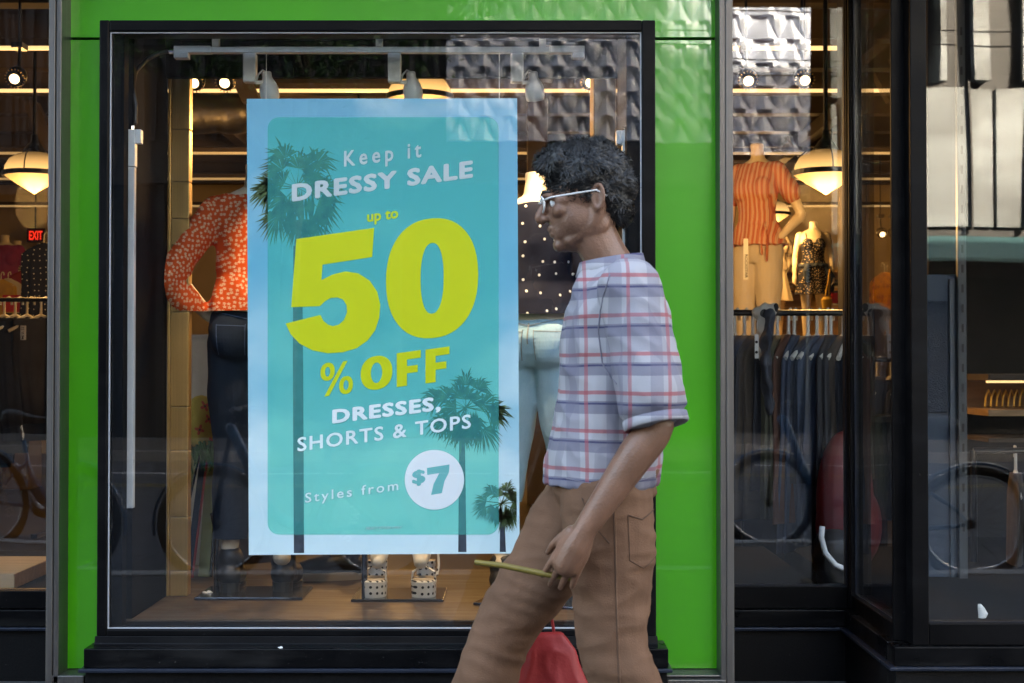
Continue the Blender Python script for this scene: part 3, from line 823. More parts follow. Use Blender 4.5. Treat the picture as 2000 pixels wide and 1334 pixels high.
pts = [(X(262, 5.1), .10, Z(243, 5.1)), (X(263, 5.1), .10, Z(205, 5.1)), (X(257, 5.11), .11, Z(170, 5.1)), (X(262, 5.14), .14, Z(140, 5.14)), (X(285, 5.18), .18, Z(115, 5.18)), (X(310, 5.2), .2, Z(103, 5.2)), (X(328, 5.2), .2, Z(100, 5.2))]
# ribbed hose
fine = []
for i in range(len(pts) - 1):
    for s in range(12): fine.append(V(pts[i]).lerp(V(pts[i + 1]), s / 12))
cd.tube(fine, [.0085 if i % 2 else .0066 for i in range(len(fine))], 10)
tag(cd.build('flexible_conduit', M['black_rubber'], smooth=True), 'black ribbed conduit curling from the track down to the light bar', 'conduit')
# ================================================================ THE POSTER
DP = 5.12
def Q(px, py, k=0): 
    p = P(px, py, DP); p.y = DP - 5 - k
    return p

def sky_print():
    m, nt, N, L, B = new_mat('poster_sky')
    tc = N.new('ShaderNodeTexCoord')
    sp = N.new('ShaderNodeSeparateXYZ'); L.new(tc.outputs['Generated'], sp.inputs[0])
    n = N.new('ShaderNodeTexNoise'); n.inputs['Scale'].default_value = 2.6; n.inputs['Detail'].default_value = 4; n.inputs['Roughness'].default_value = .45
    mp = N.new('ShaderNodeMapping'); mp.inputs['Scale'].default_value = (.55, 1, 1.5); mp.inputs['Rotation'].default_value = (0, R(-25), 0)
    L.new(tc.outputs['Generated'], mp.inputs[0]); L.new(mp.outputs[0], n.inputs['Vector'])
    cr = N.new('ShaderNodeValToRGB')
    cr.color_ramp.elements[0].position = 0; cr.color_ramp.elements[0].color = (.70, .88, .90, 1)
    cr.color_ramp.elements[1].position = 1; cr.color_ramp.elements[1].color = (.16, .46, .62, 1)
    e = cr.color_ramp.elements.new(.5); e.color = (.10, .47, .62, 1)
    L.new(sp.outputs[2], cr.inputs[0])
    # clouds, thickest in the lower half of the printed sky
    up_ = math_node(N, L, 'MULTIPLY_ADD', sp.outputs[2], -1.8, 1.15)
    f = math_node(N, L, 'MULTIPLY', math_node(N, L, 'MULTIPLY_ADD', n.outputs[0], 9.0, -4.1), up_)
    f = math_node(N, L, 'MAXIMUM', math_node(N, L, 'MINIMUM', f, 1.0), 0.0)
    mx = N.new('ShaderNodeMix'); mx.data_type = 'RGBA'
    L.new(cr.outputs[0], mx.inputs['A']); mx.inputs['B'].default_value = (.76, .90, .90, 1); L.new(f, mx.inputs['Factor'])
    L.new(mx.outputs['Result'], B.inputs['Base Color'])
    B.inputs['Roughness'].default_value = .55
    return m

def film(name, col, a):
    m, nt, N, L, B = new_mat(name)
    N.remove(B)
    tr = N.new('ShaderNodeBsdfTransparent'); tr.inputs[0].default_value = (*col, 1)
    df = N.new('ShaderNodeBsdfDiffuse'); df.inputs[0].default_value = (.10, .70, .64, 1)
    mx = N.new('ShaderNodeMixShader'); mx.inputs[0].default_value = a
    L.new(tr.outputs[0], mx.inputs[1]); L.new(df.outputs[0], mx.inputs[2]); L.new(mx.outputs[0], N['Material Output'].inputs[0])
    return m

M['teal'] = film('teal_ink', (.66, .99, .88), .32)
post = thing('sale_poster', 'large turquoise palm tree poster reading DRESSY SALE up to 50 % OFF', 'poster', Q(748, 1082))
a, b, c, d_ = Q(482, 193), Q(1010, 192), Q(1015, 1081), Q(486, 1084)
sh = MB()
yb = DP - 5 + .006
sh.add([a, b, c, d_] + [V((p.x, yb, p.z)) for p in (a, b, c, d_)], [(0, 1, 2, 3), (4, 7, 6, 5), (0, 4, 5, 1), (1, 5, 6, 2), (2, 6, 7, 3), (3, 7, 4, 0)])
sh.build('sheet', sky_print(), post)

def flat(name, polys, k, m, parent=post):
    """flat ink shape: polys in photo coordinates on the poster's face, k metres proud of it"""
    bm = bmesh.new()
    for poly in polys:
        if isinstance(poly, tuple):     # outline with a hole: two rings of equal length
            o_, i_ = poly
            vo = [bm.verts.new(Q(x, y, k)) for x, y in o_]; vi = [bm.verts.new(Q(x, y, k)) for x, y in i_]
            n = len(o_)
            for j in range(n): bm.faces.new((vo[j], vo[(j + 1) % n], vi[(j + 1) % n], vi[j]))
        else:
            vv = [bm.verts.new(Q(x, y, k)) for x, y in poly]
            if len(poly) < 5: bm.faces.new(vv)
            else:
                for t in tessellate_polygon([[V((x, y, 0)) for x, y in poly]]): bm.faces.new([vv[i] for i in t])
    off = root_loc(parent)
    for v in bm.verts: v.co -= off
    bm.normal_update()
    bmesh.ops.reverse_faces(bm, faces=[f for f in bm.faces if f.normal.y > 0])
    me = bpy.data.meshes.new(name); bm.to_mesh(me); bm.free()
    return link(name, me, m, parent)

# printed palms: drooping fans of thin leaflets, and slim trunks
def palm(cx, cy, size, n_fr, seed):
    r = random.Random(seed)
    out = []
    for i in range(n_fr):
        a0 = math.pi * 2 * i / n_fr + r.uniform(-.2, .2)
        L_ = size * r.uniform(.16, .56)
        hx, hy = cx + math.cos(a0) * L_, cy + math.sin(a0) * L_ * .95 + size * .04
        out.append([(cx - 1, cy), (hx, hy - .9), (hx, hy + .9), (cx + 1, cy + 2)])
        nl = 20
        for k in range(nl):
            q = k / (nl - 1) - .5
            b0 = a0 + q * 2.7 + r.uniform(-.06, .06)
            l = size * r.uniform(.36, .50) * (1 - .5 * abs(q))
            w_ = size * .017
            mx_, my_ = hx + math.cos(b0) * l * .55, hy + math.sin(b0) * l * .55 + size * .01
            drop = size * r.uniform(.03, .20)
            ex, ey = hx + math.cos(b0) * l * .95, hy + math.sin(b0) * l * .85 + drop
            px_, py_ = -math.sin(b0) * w_, math.cos(b0) * w_
            out.append([(hx, hy), (mx_ + px_, my_ + py_), (ex, ey), (mx_ - px_, my_ - py_)])
    # dead skirt below the crown
    for i in range(int(n_fr * 1.5)):
        x0_ = cx + r.uniform(-.26, .26) * size
        out.append([(x0_, cy + r.uniform(0, .2) * size), (x0_ + r.uniform(2, 5), cy + .3 * size), (x0_ + r.uniform(-6, 6), cy + r.uniform(.45, .85) * size), (x0_ - 3, cy + .3 * size)])
    return out

def clip(polys):
    """keep the print inside the poster edge"""
    res = []
    for p in polys:
        for ax, lim, s in ((0, 488, 1), (0, 1009, -1), (1, 197, 1), (1, 1077, -1)):
            q = []
            for i in range(len(p)):
                A, B_ = p[i], p[(i + 1) % len(p)]
                ia, ib = (A[ax] - lim) * s >= 0, (B_[ax] - lim) * s >= 0
                if ia: q.append(A)
                if ia != ib:
                    t = (lim - A[ax]) / (B_[ax] - A[ax]); q.append((A[0] + (B_[0] - A[0]) * t, A[1] + (B_[1] - A[1]) * t))
            p = q
            if len(p) < 3: break
        if len(p) >= 3 and abs(sum(p[i][0] * p[(i + 1) % len(p)][1] - p[(i + 1) % len(p)][0] * p[i][1] for i in range(len(p)))) > .4: res.append(p)
    return res

trunks = [[(573, 480), (590, 480), (592, 700), (594, 1080), (574, 1080), (572, 700)], [(897, 850), (908, 850), (911, 1078), (895, 1078)], [(977, 1000), (985, 1000), (988, 1078), (976, 1078)]]
for tk in trunks: flat('palm_trunk_print', [tk], .0006, M['ink_trunk'])
for args in ((580, 365, 124, 19, 3), (910, 795, 104, 18, 5), (980, 982, 70, 13, 8)):
    flat('palm_crown_print', clip(palm(*args)), .0010, M['ink_palm'])['kind'] = 'stuff'

def rrect(x0, y0, x1, y1, r, sk=0):
    o = []
    for cx_, cy_, a0 in ((x1 - r, y0 + r, -90), (x1 - r, y1 - r, 0), (x0 + r, y1 - r, 90), (x0 + r, y0 + r, 180)):
        for k in range(7):
            t = R(a0 + k * 15); o.append((cx_ + r * math.cos(t), cy_ + r * math.sin(t)))
    return o
flat('teal_panel', [rrect(523, 229, 974, 1044, 22)], .0016, M['teal'])

def ellipse(cx_, cy_, rx, ry, sk=0.0, e=2.0, n=48):
    o = []
    for i in range(n):
        t = 2 * math.pi * i / n
        x_ = math.copysign(abs(math.cos(t)) ** (2 / e), math.cos(t)) * rx
        y_ = math.copysign(abs(math.sin(t)) ** (2 / e), math.sin(t)) * ry
        o.append((cx_ + x_, cy_ + y_ + x_ * sk))
    return o
five = [(579, 467), (731, 445), (727, 502), (630, 517), (628, 547), (650, 536), (675, 530), (700, 534), (722, 548), (737, 570), (743, 595), (741, 620), (733, 645),
        (718, 665), (697, 680), (670, 688), (640, 690), (610, 684), (585, 671), (568, 653), (558, 632), (626, 615), (632, 627), (641, 634), (650, 637),
        (662, 634), (672, 625), (678, 610), (677, 596), (670, 585), (659, 581), (646, 582), (634, 589), (625, 598), (569, 600)]
flat('digit', [five], .0022, M['ink_yellow'])
flat('digit', [(ellipse(844, 543.5, 90, 117, -.08, 2.25), ellipse(844, 543.5, 22.5, 69, -.1, 2.3))], .0022, M['ink_yellow'])
flat('percent_sign', [(ellipse(640, 726, 14, 17.5, -.15, 2.2), ellipse(640, 726, 5, 9.5, -.15)), (ellipse(676, 752, 13.5, 17.5, -.15, 2.2), ellipse(676, 752, 5, 9.5, -.15)),
                      [(670, 706), (679, 704.5), (643, 773), (633.5, 774.5)]], .0022, M['ink_yellow'])
flat('letter', [(ellipse(735.5, 728, 31, 33, -.12, 2.2), ellipse(735.5, 728, 11, 20, -.12))], .0022, M['ink_yellow'])
for x0_, yt_, w_ in ((775, 690, 47), (831, 683, 47)):
    s_ = -.14
    def sk(pts): return [(x0_ + x_, yt_ + y_ + x_ * s_) for x_, y_ in pts]
    flat('letter', [sk([(0, 0), (w_, 0), (w_, 15), (20, 15), (20, 28), (w_ - 6, 28), (w_ - 6, 42), (20, 42), (20, 66), (0, 66)])], .0022, M['ink_yellow'])

def words(txt, x0, x1, yl, yr, cap, m, k=.0022, bold=.028, space=1.0, name='lettering', parent=post, capref='H'):
    """lettering with upright stems on a rising baseline: x0..x1, baseline yl at x0 and yr at x1, capital height cap (photo px)"""
    c = bpy.data.curves.new('t', 'FONT'); c.body = txt; c.space_character = space; c.resolution_u = 3
    o = bpy.data.objects.new('t', c); COL.objects.link(o)
    dg = bpy.context.evaluated_depsgraph_get(); dg.update()
    base = bpy.data.meshes.new_from_object(o.evaluated_get(dg))
    bpy.data.objects.remove(o)
    xs = [v.co.x for v in base.vertices]; a_, b_ = min(xs) - bold, max(xs) + bold
    ch = 0.73 + 2 * bold
    off = root_loc(parent) if parent else V((0, 0, 0))
    mb = MB()
    # heavy weight: the same letters laid over each other, each a hair in front of the last
    steps = [(0, 0)] + [(math.cos(R(45 * i)) * bold, math.sin(R(45 * i)) * bold) for i in range(8)]
    for i, (dx, dy) in enumerate(steps):
        vs = []
        for v in base.vertices:
            t = (v.co.x + dx - a_) / (b_ - a_)
            vs.append(Q(x0 + t * (x1 - x0), yl + t * (yr - yl) - (v.co.y + dy + bold) / ch * cap, k + i * 5e-5) - off)
        mb.add(vs, [tuple(p.vertices) for p in base.polygons])
    me = mb.mesh(name, None, False)
    me.name = name
    o = link(name, me, m, parent)
    return o
W_, Y_, D_ = M['ink_white'], M['ink_yellow'], M['ink_disc']
words('Keep it', 672, 823, 326, 307, 33, W_, bold=.02, space=1.45)
words('DRESSY SALE', 570, 924, 394, 347, 36, W_, bold=.045, space=1.13)
words('up to', 717, 778, 434, 426, 23, Y_, bold=.028)
words('DRESSES,', 649, 861, 827.5, 801, 29, D_, bold=.045, space=1.13)
words('SHORTS & TOPS', 581, 920, 882, 836, 29, D_, bold=.02, space=1.13)
words('Styles from', 596, 778, 982, 957, 20, D_, bold=.010, space=1.3)
words('SELECT STYLES ONLY', 715, 785, 1034, 1032, 5, W_, bold=.01)
flat('price_disc', [ellipse(848.5, 937, 58, 58.5)], .0022, M['ink_disc'])
words('$', 805, 831, 946, 943, 29, M['ink_teal'], k=.0028, bold=.04, name='dollar_sign')
flat('digit', [[(834, 914), (878, 907), (877, 922), (868, 940), (863, 963), (842, 966.5), (847, 945), (858, 924), (834.5, 927.5)]], .0028, M['ink_teal'])
for px in (520, 975):
    MB().tube([Q(px, 194), V((Q(px, 194).x, DP - 5, 2.29))], .0012, 6).build('hanging_cord', M['clearplastic'], post)
# ================================================================ FIGURES
def hand(mb, w, d, palm, size=.19, curl=.5, side=1, spread=.06):
    """hand from the wrist w along d; palm = direction the palm faces; curl in radians per joint; side=+1/-1 puts the thumb"""
    w, d, palm = V(w), V(d).normalized(), V(palm)
    palm = (palm - d * palm.dot(d)).normalized()
    s = d.cross(palm).normalized() * side
    L_ = size
    mb.limb([w - d * .01, w + d * L_ * .22, w + d * L_ * .47], [L_ * .14, L_ * .19, L_ * .185], 12, 3, flat=1.0)
    m = MB()
    rr = []
    for t, hw, ht in ((-.02, .13, .11), (.12, .18, .11), (.30, .215, .10), (.44, .215, .085), (.49, .19, .06)):
        c = w + d * L_ * t
        rr.append([c + s * math.cos(a) * L_ * hw + palm * math.sin(a) * L_ * ht for a in [2 * math.pi * j / 14 for j in range(14)]])
    mb.rings(rr)
    for i, (off, ln) in enumerate(((.165, .40), (.055, .46), (-.055, .43), (-.16, .33))):
        p = w + d * L_ * .44 + s * L_ * off
        dd = (d + s * spread * (1.5 - i)).normalized()
        pts = [p - dd * L_ * .08, p]
        cdir = dd
        for seg, fr in enumerate((.45, .32, .26)):
            ang = curl * (0.8 if seg == 0 else 1.0)
            cdir = (cdir * math.cos(ang) + palm * math.sin(ang)).normalized()
            # keep the turning plane
            p = p + cdir * L_ * ln * fr
            pts.append(p)
        mb.limb(pts, [L_ * .050, L_ * .052, L_ * .047, L_ * .043, L_ * .036], 8, 2)
    p = w + d * L_ * .10 + s * L_ * .14
    td = (d * .9 + s * .42 + palm * .3).normalized()
    mb.limb([p, p + td * L_ * .18, p + td * L_ * .30 + (d * .8 + palm * .4) * L_ * .06, p + td * L_ * .33 + (d + palm * .5) * L_ * .16], [L_ * .075, L_ * .062, L_ * .052, L_ * .04], 8, 2)


TORSO = [(.82, .085, .085, .0), (.87, .165, .115, .01), (.93, .178, .122, .015), (1.00, .165, .108, .005), (1.08, .132, .090, -.005), (1.14, .125, .086, -.008),
         (1.22, .140, .100, -.012), (1.29, .152, .112, -.015), (1.36, .165, .098, -.005), (1.41, .160, .080, .005), (1.445, .115, .065, .012), (1.47, .060, .055, .012)]

def torso(mb, g=0.0, z0=.80, z1=1.5, bust=True, flare=None, n=28, fold=None):
    secs = []
    for z, rx, ry, cy_ in TORSO:
        if z < z0 or z > z1: continue
        f = flare(z) if flare else 0
        secs.append((0, cy_, z, rx + g + f, ry + g + f))
    mb.loft(secs, n, fold=fold)
    if bust and z1 > 1.3:
        for s in (-1, 1): mb.ell((s * .072, -.085, 1.275), .066 + g, .052 + g, .066 + g)
    if z0 < .9:
        for s in (-1, 1): mb.ell((s * .075, .075, .905), .085 + g, .068 + g, .09 + g)

def arm_pts(kind, s):
    sh = V((s * .172, .008, 1.385))
    if kind == 'hip': return [sh, V((s * .305, .085, 1.12)), V((s * .195, -.01, .985))], V((-s * .80, -.20, -.35)), V((0, .1, -.4))
    if kind == 'back': return [sh, V((s * .27, .09, 1.13)), V((s * .27, -.02, .90))], V((0, -.1, -1)), V((-s, 0, 0))
    return [sh, V((s * .225, .02, 1.11)), V((s * .235, -.035, .875))], V((s * .02, -.08, -1)), V((-s, -.1, 0))

def legs_pts(s, spread=.0, bend=0.0):
    return [V((s * .088, .0, .86)), V((s * (.092 + spread * .5), -.015 - bend, .475)), V((s * (.095 + spread), .02, .09))]

def form(arms=('down', 'down'), spread=0.0, feet=True, heel=0.0, up=0.0):
    """a headless shop mannequin facing -Y, standing on z=0 (raised by up)"""
    mb = MB()
    torso(mb)
    mb.loft([(0, .012, 1.45, .058, .055), (0, .010, 1.49, .050, .050), (0, .0, 1.53, .047, .048), (0, -.004, 1.565, .051, .051)], 20)
    for s, k in ((1, arms[0]), (-1, arms[1])):
        pts, hd, pd = arm_pts(k, s)
        mb.limb([pts[0], pts[0].lerp(pts[1], .5) + V((s * .004, 0, 0)), pts[1], pts[1].lerp(pts[2], .35), pts[2]], [.050, .041, .035, .036, .024], 14, 4)
        mb.ell(pts[0] + V((-s * .012, 0, .0)), .055, .052, .055)
        hand(mb, pts[2], hd, pd, .165, .28, side=1 if s > 0 else -1)
        h, kn, an = legs_pts(s, spread)
        mb.limb([h, h.lerp(kn, .45) + V((0, -.008, 0)), kn, kn.lerp(an, .3) + V((0, .022, 0)), an], [.092, .082, .054, .055, .033], 16, 5)
        if feet:
            mb.limb([an + V((0, .012, -.03)), an + V((0, -.05, -.045)), an + V((0, -.13, -.065 - heel))], [.036, .036, .026], 12, 4)
    return mb

def at(me, up=0.0):
    if up: me.transform(Matrix.Translation((0, 0, up)))
    return me

def cloth_disp(a, sc, seed=0.0):
    return lambda co, n: a * noise.noise(V((co.x * sc + seed, co.y * sc, co.z * sc * .6)))

def patch(bvh, pts, ydir, off, name, m, parent, n=8, up=0.0, thick=.004):
    """a piece sewn on the surface: bilinear grid through four (x,z) corners, dropped along y on the cloth"""
    mb = MB()
    g = []
    a, b, c, d = [V((p[0], 0, p[1])) for p in pts]
    for i in range(n + 1):
        row = []
        for j in range(n + 1):
            q = a.lerp(b, j / n).lerp(d.lerp(c, j / n), i / n)
            hit = bvh.ray_cast(V((q.x, -ydir * .6, q.z)), V((0, ydir, 0)))
            y = hit[0].y if hit[0] is not None else 0
            row.append((q.x, y - ydir * off, q.z, y))
        g.append(row)
    vs = [(r[0], r[1], r[2]) for row in g for r in row] + [(r[0], r[3] + ydir * .002, r[2]) for row in g for r in row]
    k = (n + 1) ** 2
    fs = []
    for i in range(n):
        for j in range(n):
            q = i * (n + 1) + j
            fs.append((q, q + 1, q + n + 2, q + n + 1))
    edge = [j for j in range(n + 1)] + [i * (n + 1) + n for i in range(1, n + 1)] + [n * (n + 1) + j for j in range(n - 1, -1, -1)] + [i * (n + 1) for i in range(n - 1, 0, -1)]
    for t in range(len(edge)):
        u, v = edge[t], edge[(t + 1) % len(edge)]
        fs.append((u, v, v + k, u + k))
    mb.add(vs, fs)
    me = mb.mesh(name)
    return link(name, me, m, parent, smooth=False)

def tree_of(me): 
    bm = bmesh.new(); bm.from_mesh(me); t = BVHTree.FromBMesh(bm); bm.free(); return t

def jeans_mesh(g=.014, spread=0.0, z_top=1.02, z_hem=.30, loose=.012, up=0, bend=0):
    mb = MB()
    torso(mb, g, .80, z_top, bust=False)
    for s in (-1, 1):
        h, kn, an = legs_pts(s, spread)
        hem = kn.lerp(an, max(0, min(1, (kn.z - z_hem) / (kn.z - an.z))))
        mb.limb([h + V((0, 0, .02)), h.lerp(kn, .5), kn, kn.lerp(hem, .5) + V((0, .014, 0)), hem], [.104, .094 + loose * .5, .066 + loose, .062 + loose, .052 + loose], 18, 5)
    me = fuse(mb, .007, 5, cloth_disp(.007, 16, 3.1))
    # cut square hems
    bm = bmesh.new(); bm.from_mesh(me)
    bmesh.ops.bisect_plane(bm, geom=bm.verts[:] + bm.edges[:] + bm.faces[:], plane_co=(0, 0, z_hem), plane_no=(0, 0, -1), clear_outer=True)
    bm.to_mesh(me); bm.free()
    return at(me, up)

def jeans_trim(me, jn, m, z, stitch=M['stitch']):
    """back pockets, belt, yoke and belt loop on the back of jeans (local +Y side)"""
    t = tree_of(me)
    for s in (-1, 1):
        x = s * .078
        patch(t, [(x - .058, z + .0), (x + .058, z + .006 * s), (x + .050, z - .125), (x - .050, z - .125)], -1, .005, 'back_pocket', m, jn)
        for o_ in (.056, -.056):
            patch(t, [(x + o_ - .0015, z - .006), (x + o_ + .0015, z - .006), (x + o_ * .88 + .0015, z - .122), (x + o_ * .88 - .0015, z - .122)], -1, .0065, 'stitching', stitch, jn, n=5)
        patch(t, [(x - .056, z - .012), (x + .056, z - .008), (x + .056, z - .011), (x - .056, z - .015)], -1, .0065, 'stitching', stitch, jn, n=5)
        patch(t, [(s * .002, z + .012), (s * .15, z + .045), (s * .15, z + .042), (s * .002, z + .009)], -1, .004, 'stitching', stitch, jn, n=6)
    patch(t, [(-.160, z + .062), (.160, z + .062), (.160, z + .098), (-.160, z + .098)], -1, .005, 'waistband', m, jn, n=12)
    for x in (0, -.10, .10):
        patch(t, [(x - .006, z + .055), (x + .006, z + .055), (x + .006, z + .104), (x - .006, z + .104)], -1, .010, 'belt_loop', m, jn, n=3)
    patch(t, [(-.0025, z - .06), (.0025, z - .06), (.0025, z + .06), (-.0025, z + .06)], -1, .005, 'stitching', stitch, jn, n=6)

def top_mesh(arms, g=.02, z0=.98, sleeve=(.07, .075, .07, .03), slen=1.0, up=0, zt=1.46, disp=(.009, 14), flare=.0, blouson=True):
    mb = MB()
    torso(mb, g, z0 if z0 < .9 else .9, zt, flare=lambda z: flare * max(0, (1.1 - z)) + (.028 * math.exp(-((z - 1.06) / .07) ** 2) if blouson else 0))
    for s, k in ((1, arms[0]), (-1, arms[1])):
        if not k: continue
        p, _, _ = arm_pts(k, s)
        p0 = p[0] + V((-s * .02, 0, .0))
        full = [p0, p[0].lerp(p[1], .5) + V((s * .01, 0, 0)), p[1] + V((s * .012, 0, -.01)), p[1].lerp(p[2], .6) + V((s * .012, 0, -.02)), p[1].lerp(p[2], .93)]
        rs = [sleeve[0], sleeve[1], sleeve[2], sleeve[2] * .95, sleeve[3]]
        n = max(2, round(1 + 4 * slen))
        mb.limb(full[:n], rs[:n], 18, 5)
    me = fuse(mb, .007, 4, cloth_disp(disp[0], disp[1], 1.7))
    bm = bmesh.new(); bm.from_mesh(me)
    bmesh.ops.bisect_plane(bm, geom=bm.verts[:] + bm.edges[:] + bm.faces[:], plane_co=(0, 0, z0), plane_no=(0, 0, -1), clear_outer=True)
    bm.to_mesh(me); bm.free()
    return at(me, up)

def boot(parent, x, y, m, mirror=1):
    mb = MB()
    mb.limb([(x, y + .02, .135), (x, y + .012, .11), (x, y, .085)], [.050, .049, .047], 16, 4)
    mb.limb([(x, y + .035, .075), (x, y - .04, .070), (x + mirror * .01, y - .13, .055), (x + mirror * .012, y - .17, .05)], [.048, .050, .046, .034], 16, 4)
    me = fuse(mb, .006, 3, cloth_disp(.004, 25))
    b = link('boot', me, m, parent)
    MB().loft([(x, y + .03, .0, .038, .045), (x, y + .03, .045, .041, .048)], 16).loft([(x + mirror * .008, y - .10, .0, .046, .095), (x + mirror * .008, y - .10, .026, .047, .098)], 20).build('sole', M['black_rubber'], b)
    return b

def stand(parent, x0, x1, y0, y1, px, h=.36):
    MB().box(x0, x1, y0, y1, .0, .010).build('base_plate', M['plate'], parent, bevel=0.002)
    MB().tube([(px, y0 + .05, .010), (px, y0 + .05, h - .08), (px + .012, y0 + .07, h)], .011, 12).build('stand_rod', M['plate'], parent)

# build in the local frame of a root standing at the origin, move the root afterwards
def figure(name, label, cat, arms, mesh_kw=None, group='mannequins', mat_=None, up=0.08):
    t = thing(name, label, cat, (0, 0, 0), group)
    me = at(fuse(form(arms, **(mesh_kw or {})), .0065, 3), up)
    link('body', me, mat_ or M['skin_form'], t)
    return t

G1 = 'mannequins dressed in the central display window'
UP = .075
# --- 1: orange blouse, dark jeans, seen from the back
m1 = figure('mannequin', 'headless mannequin in orange floral blouse with one hand on its hip', 'mannequin', ('hip', 'down'), dict(spread=.005), G1)
link('blouse', top_mesh(('hip', 'down'), .022, 1.00, (.064, .063, .062, .038), 1.0, UP, disp=(.012, 15)), M['floral'], m1)
jm = jeans_mesh(.010, .005, 1.04, .135, .012, UP)
jn = link('jeans', jm, M['denim_dark'], m1)
jeans_trim(jm, jn, M['denim_dark'], .955 + UP, M['denim_mid'])
boot(m1, .10, .0, M['boot'], 1); boot(m1, -.10, -.02, M['boot'], -1)
stand(m1, -.20, .20, -.10, .19, .165, .30)
p1 = P(502, 1182, 5.7)
m1.location = (p1.x, 5.70 - 5, zf); m1.rotation_euler = (0, 0, math.pi)
# stand plate is seen on the street side, so turn it with the figure
# --- 2: navy polka blouse, light jeans
m2 = figure('mannequin', 'headless mannequin in navy white-dotted blouse and pale blue jeans', 'mannequin', ('back', 'down'), dict(spread=.04), G1)
link('blouse', top_mesh(('back', 'down'), .022, 1.02, (.066, .070, .066, .040), 1.0, UP), M['polka'], m2)
jm = jeans_mesh(.010, .04, 1.06, .30, .010, UP)
jn = link('jeans', jm, M['denim_light'], m2)
jeans_trim(jm, jn, M['denim_light'], .965 + UP)
boot(m2, .135, .0, M['boot'], 1); boot(m2, -.135, -.02, M['boot'], -1)
stand(m2, -.20, .20, -.10, .19, .165, .30)
m2.scale = (.965,) * 3
m2.location = (X(1050, 5.52), 5.52 - 5, zf); m2.rotation_euler = (0, 0, math.pi - R(16))
# --- 3: behind the poster, dotted platform sandals below its edge
m3 = figure('mannequin', 'white mannequin mostly behind the poster wearing dotted platform sandals', 'mannequin', ('down', 'down'), dict(spread=-.015, heel=.0), G1, M['white_form'], .11)
link('top', top_mesh(('down', 'down'), .02, 1.0, (.066, .070, .066, .040), .3, .11), M['cream'], m3)
link('jeans', jeans_mesh(.010, -.015, 1.04, .30, .014, .11), M['denim_mid'], m3)
for s in (-1, 1):
    x = s * .092
    sh_ = MB()
    def rr_(hw, hl, cy_, z, n=20): return [V((x + hw * math.cos(2 * math.pi * j / n), cy_ + hl * math.copysign(abs(math.sin(2 * math.pi * j / n)) ** .6, math.sin(2 * math.pi * j / n)), z)) for j in range(n)]
    sh_.rings([rr_(.044, .065, -.095, .0), rr_(.046, .068, -.095, .02), rr_(.047, .070, -.095, .068), rr_(.044, .066, -.095, .072)])
    sh_.rings([rr_(.034, .034, .035, .0), rr_(.036, .036, .035, .10), rr_(.038, .04, .035, .125)])
    s_ = sh_.build('sandal', M['shoe_dots'], m3, smooth=False, bevel=.003)
    MB().rings([rr_(.040, .055, -.095, .0725), rr_(.038, .052, -.095, .077)]).build('insole', M['sole'], s_)
    MB().tube([(x - .045, -.10, .06), (x - .04, -.105, .10), (x, -.10, .125), (x + .04, -.105, .10), (x + .045, -.10, .06)], .010, 8, flat=.4).build('toe_strap', M['shoe_dots'], s_)
    MB().tube([(x + .046 * math.cos(a), .012 + .050 * math.sin(a), .185 + .006 * math.sin(a)) for a in [2 * math.pi * j / 24 for j in range(24)]], .006, 8, close=True, flat=.5).build('ankle_strap', M['shoe_dots'], s_)
    MB().tube([(x - s * -.046, -.03, .075), (x + s * .052, -.02, .11), (x + s * .048, .0, .18)], .005, 8).build('side_strap', M['shoe_dots'], s_)
stand(m3, -.17, .17, -.19, .10, -.125, .42)
m3.location = (X(784, 5.66), 5.66 - 5, zf)

# --- things at the back of the display: beige covered block, printed poncho, folded boards, shoes
lin = MB().loft([(X(400, 6.3), 1.75, zf + .0, .30, .28), (X(400, 6.3), 1.75, zf + .5, .29, .27), (X(400, 6.3), 1.75, Z(668, 6.7), .285, .27), (X(400, 6.3), 1.75, Z(655, 6.7), .26, .25)], 32, fold=lambda t, a: 1 + .03 * (1 - t) * math.sin(a * 9))
tag(lin.build('draped_table', M['beigecloth'], smooth=True), 'tall beige linen draped table behind the orange blouse mannequin', 'table')
DY = 6.22
pon = thing('printed_bag', 'mustard printed cloth bag with green fringe leaning beside the bronze column', 'bag', (X(400, DY), DY - 5, Z(900, DY)))
mb = MB().ell((X(396, DY), DY - 5 - .02, Z(838, DY)), .085, .07, .145, 20, 14)
pm = fuse(mb, .006, 3, cloth_disp(.012, 14)); link('bag_body', shift_mesh(pm, pon.location), M['yellowcloth'], pon)
fr = MB()
for i in range(90):
    x_ = X(368, DY) + rnd.uniform(0, X(428, DY) - X(368, DY)); z_ = Z(868, DY) + rnd.uniform(-.02, .02); y_ = DY - 5 - .09 + rnd.uniform(-.03, .02)
    fr.tube([(x_, y_, z_), (x_ + rnd.uniform(-.03, .03), y_ - .01, z_ - rnd.uniform(.05, .11))], [.006, .002], 5)
fr.build('fringe', M['greencloth'], pon)
gb = 'folded canvas boards behind the orange blouse mannequin'
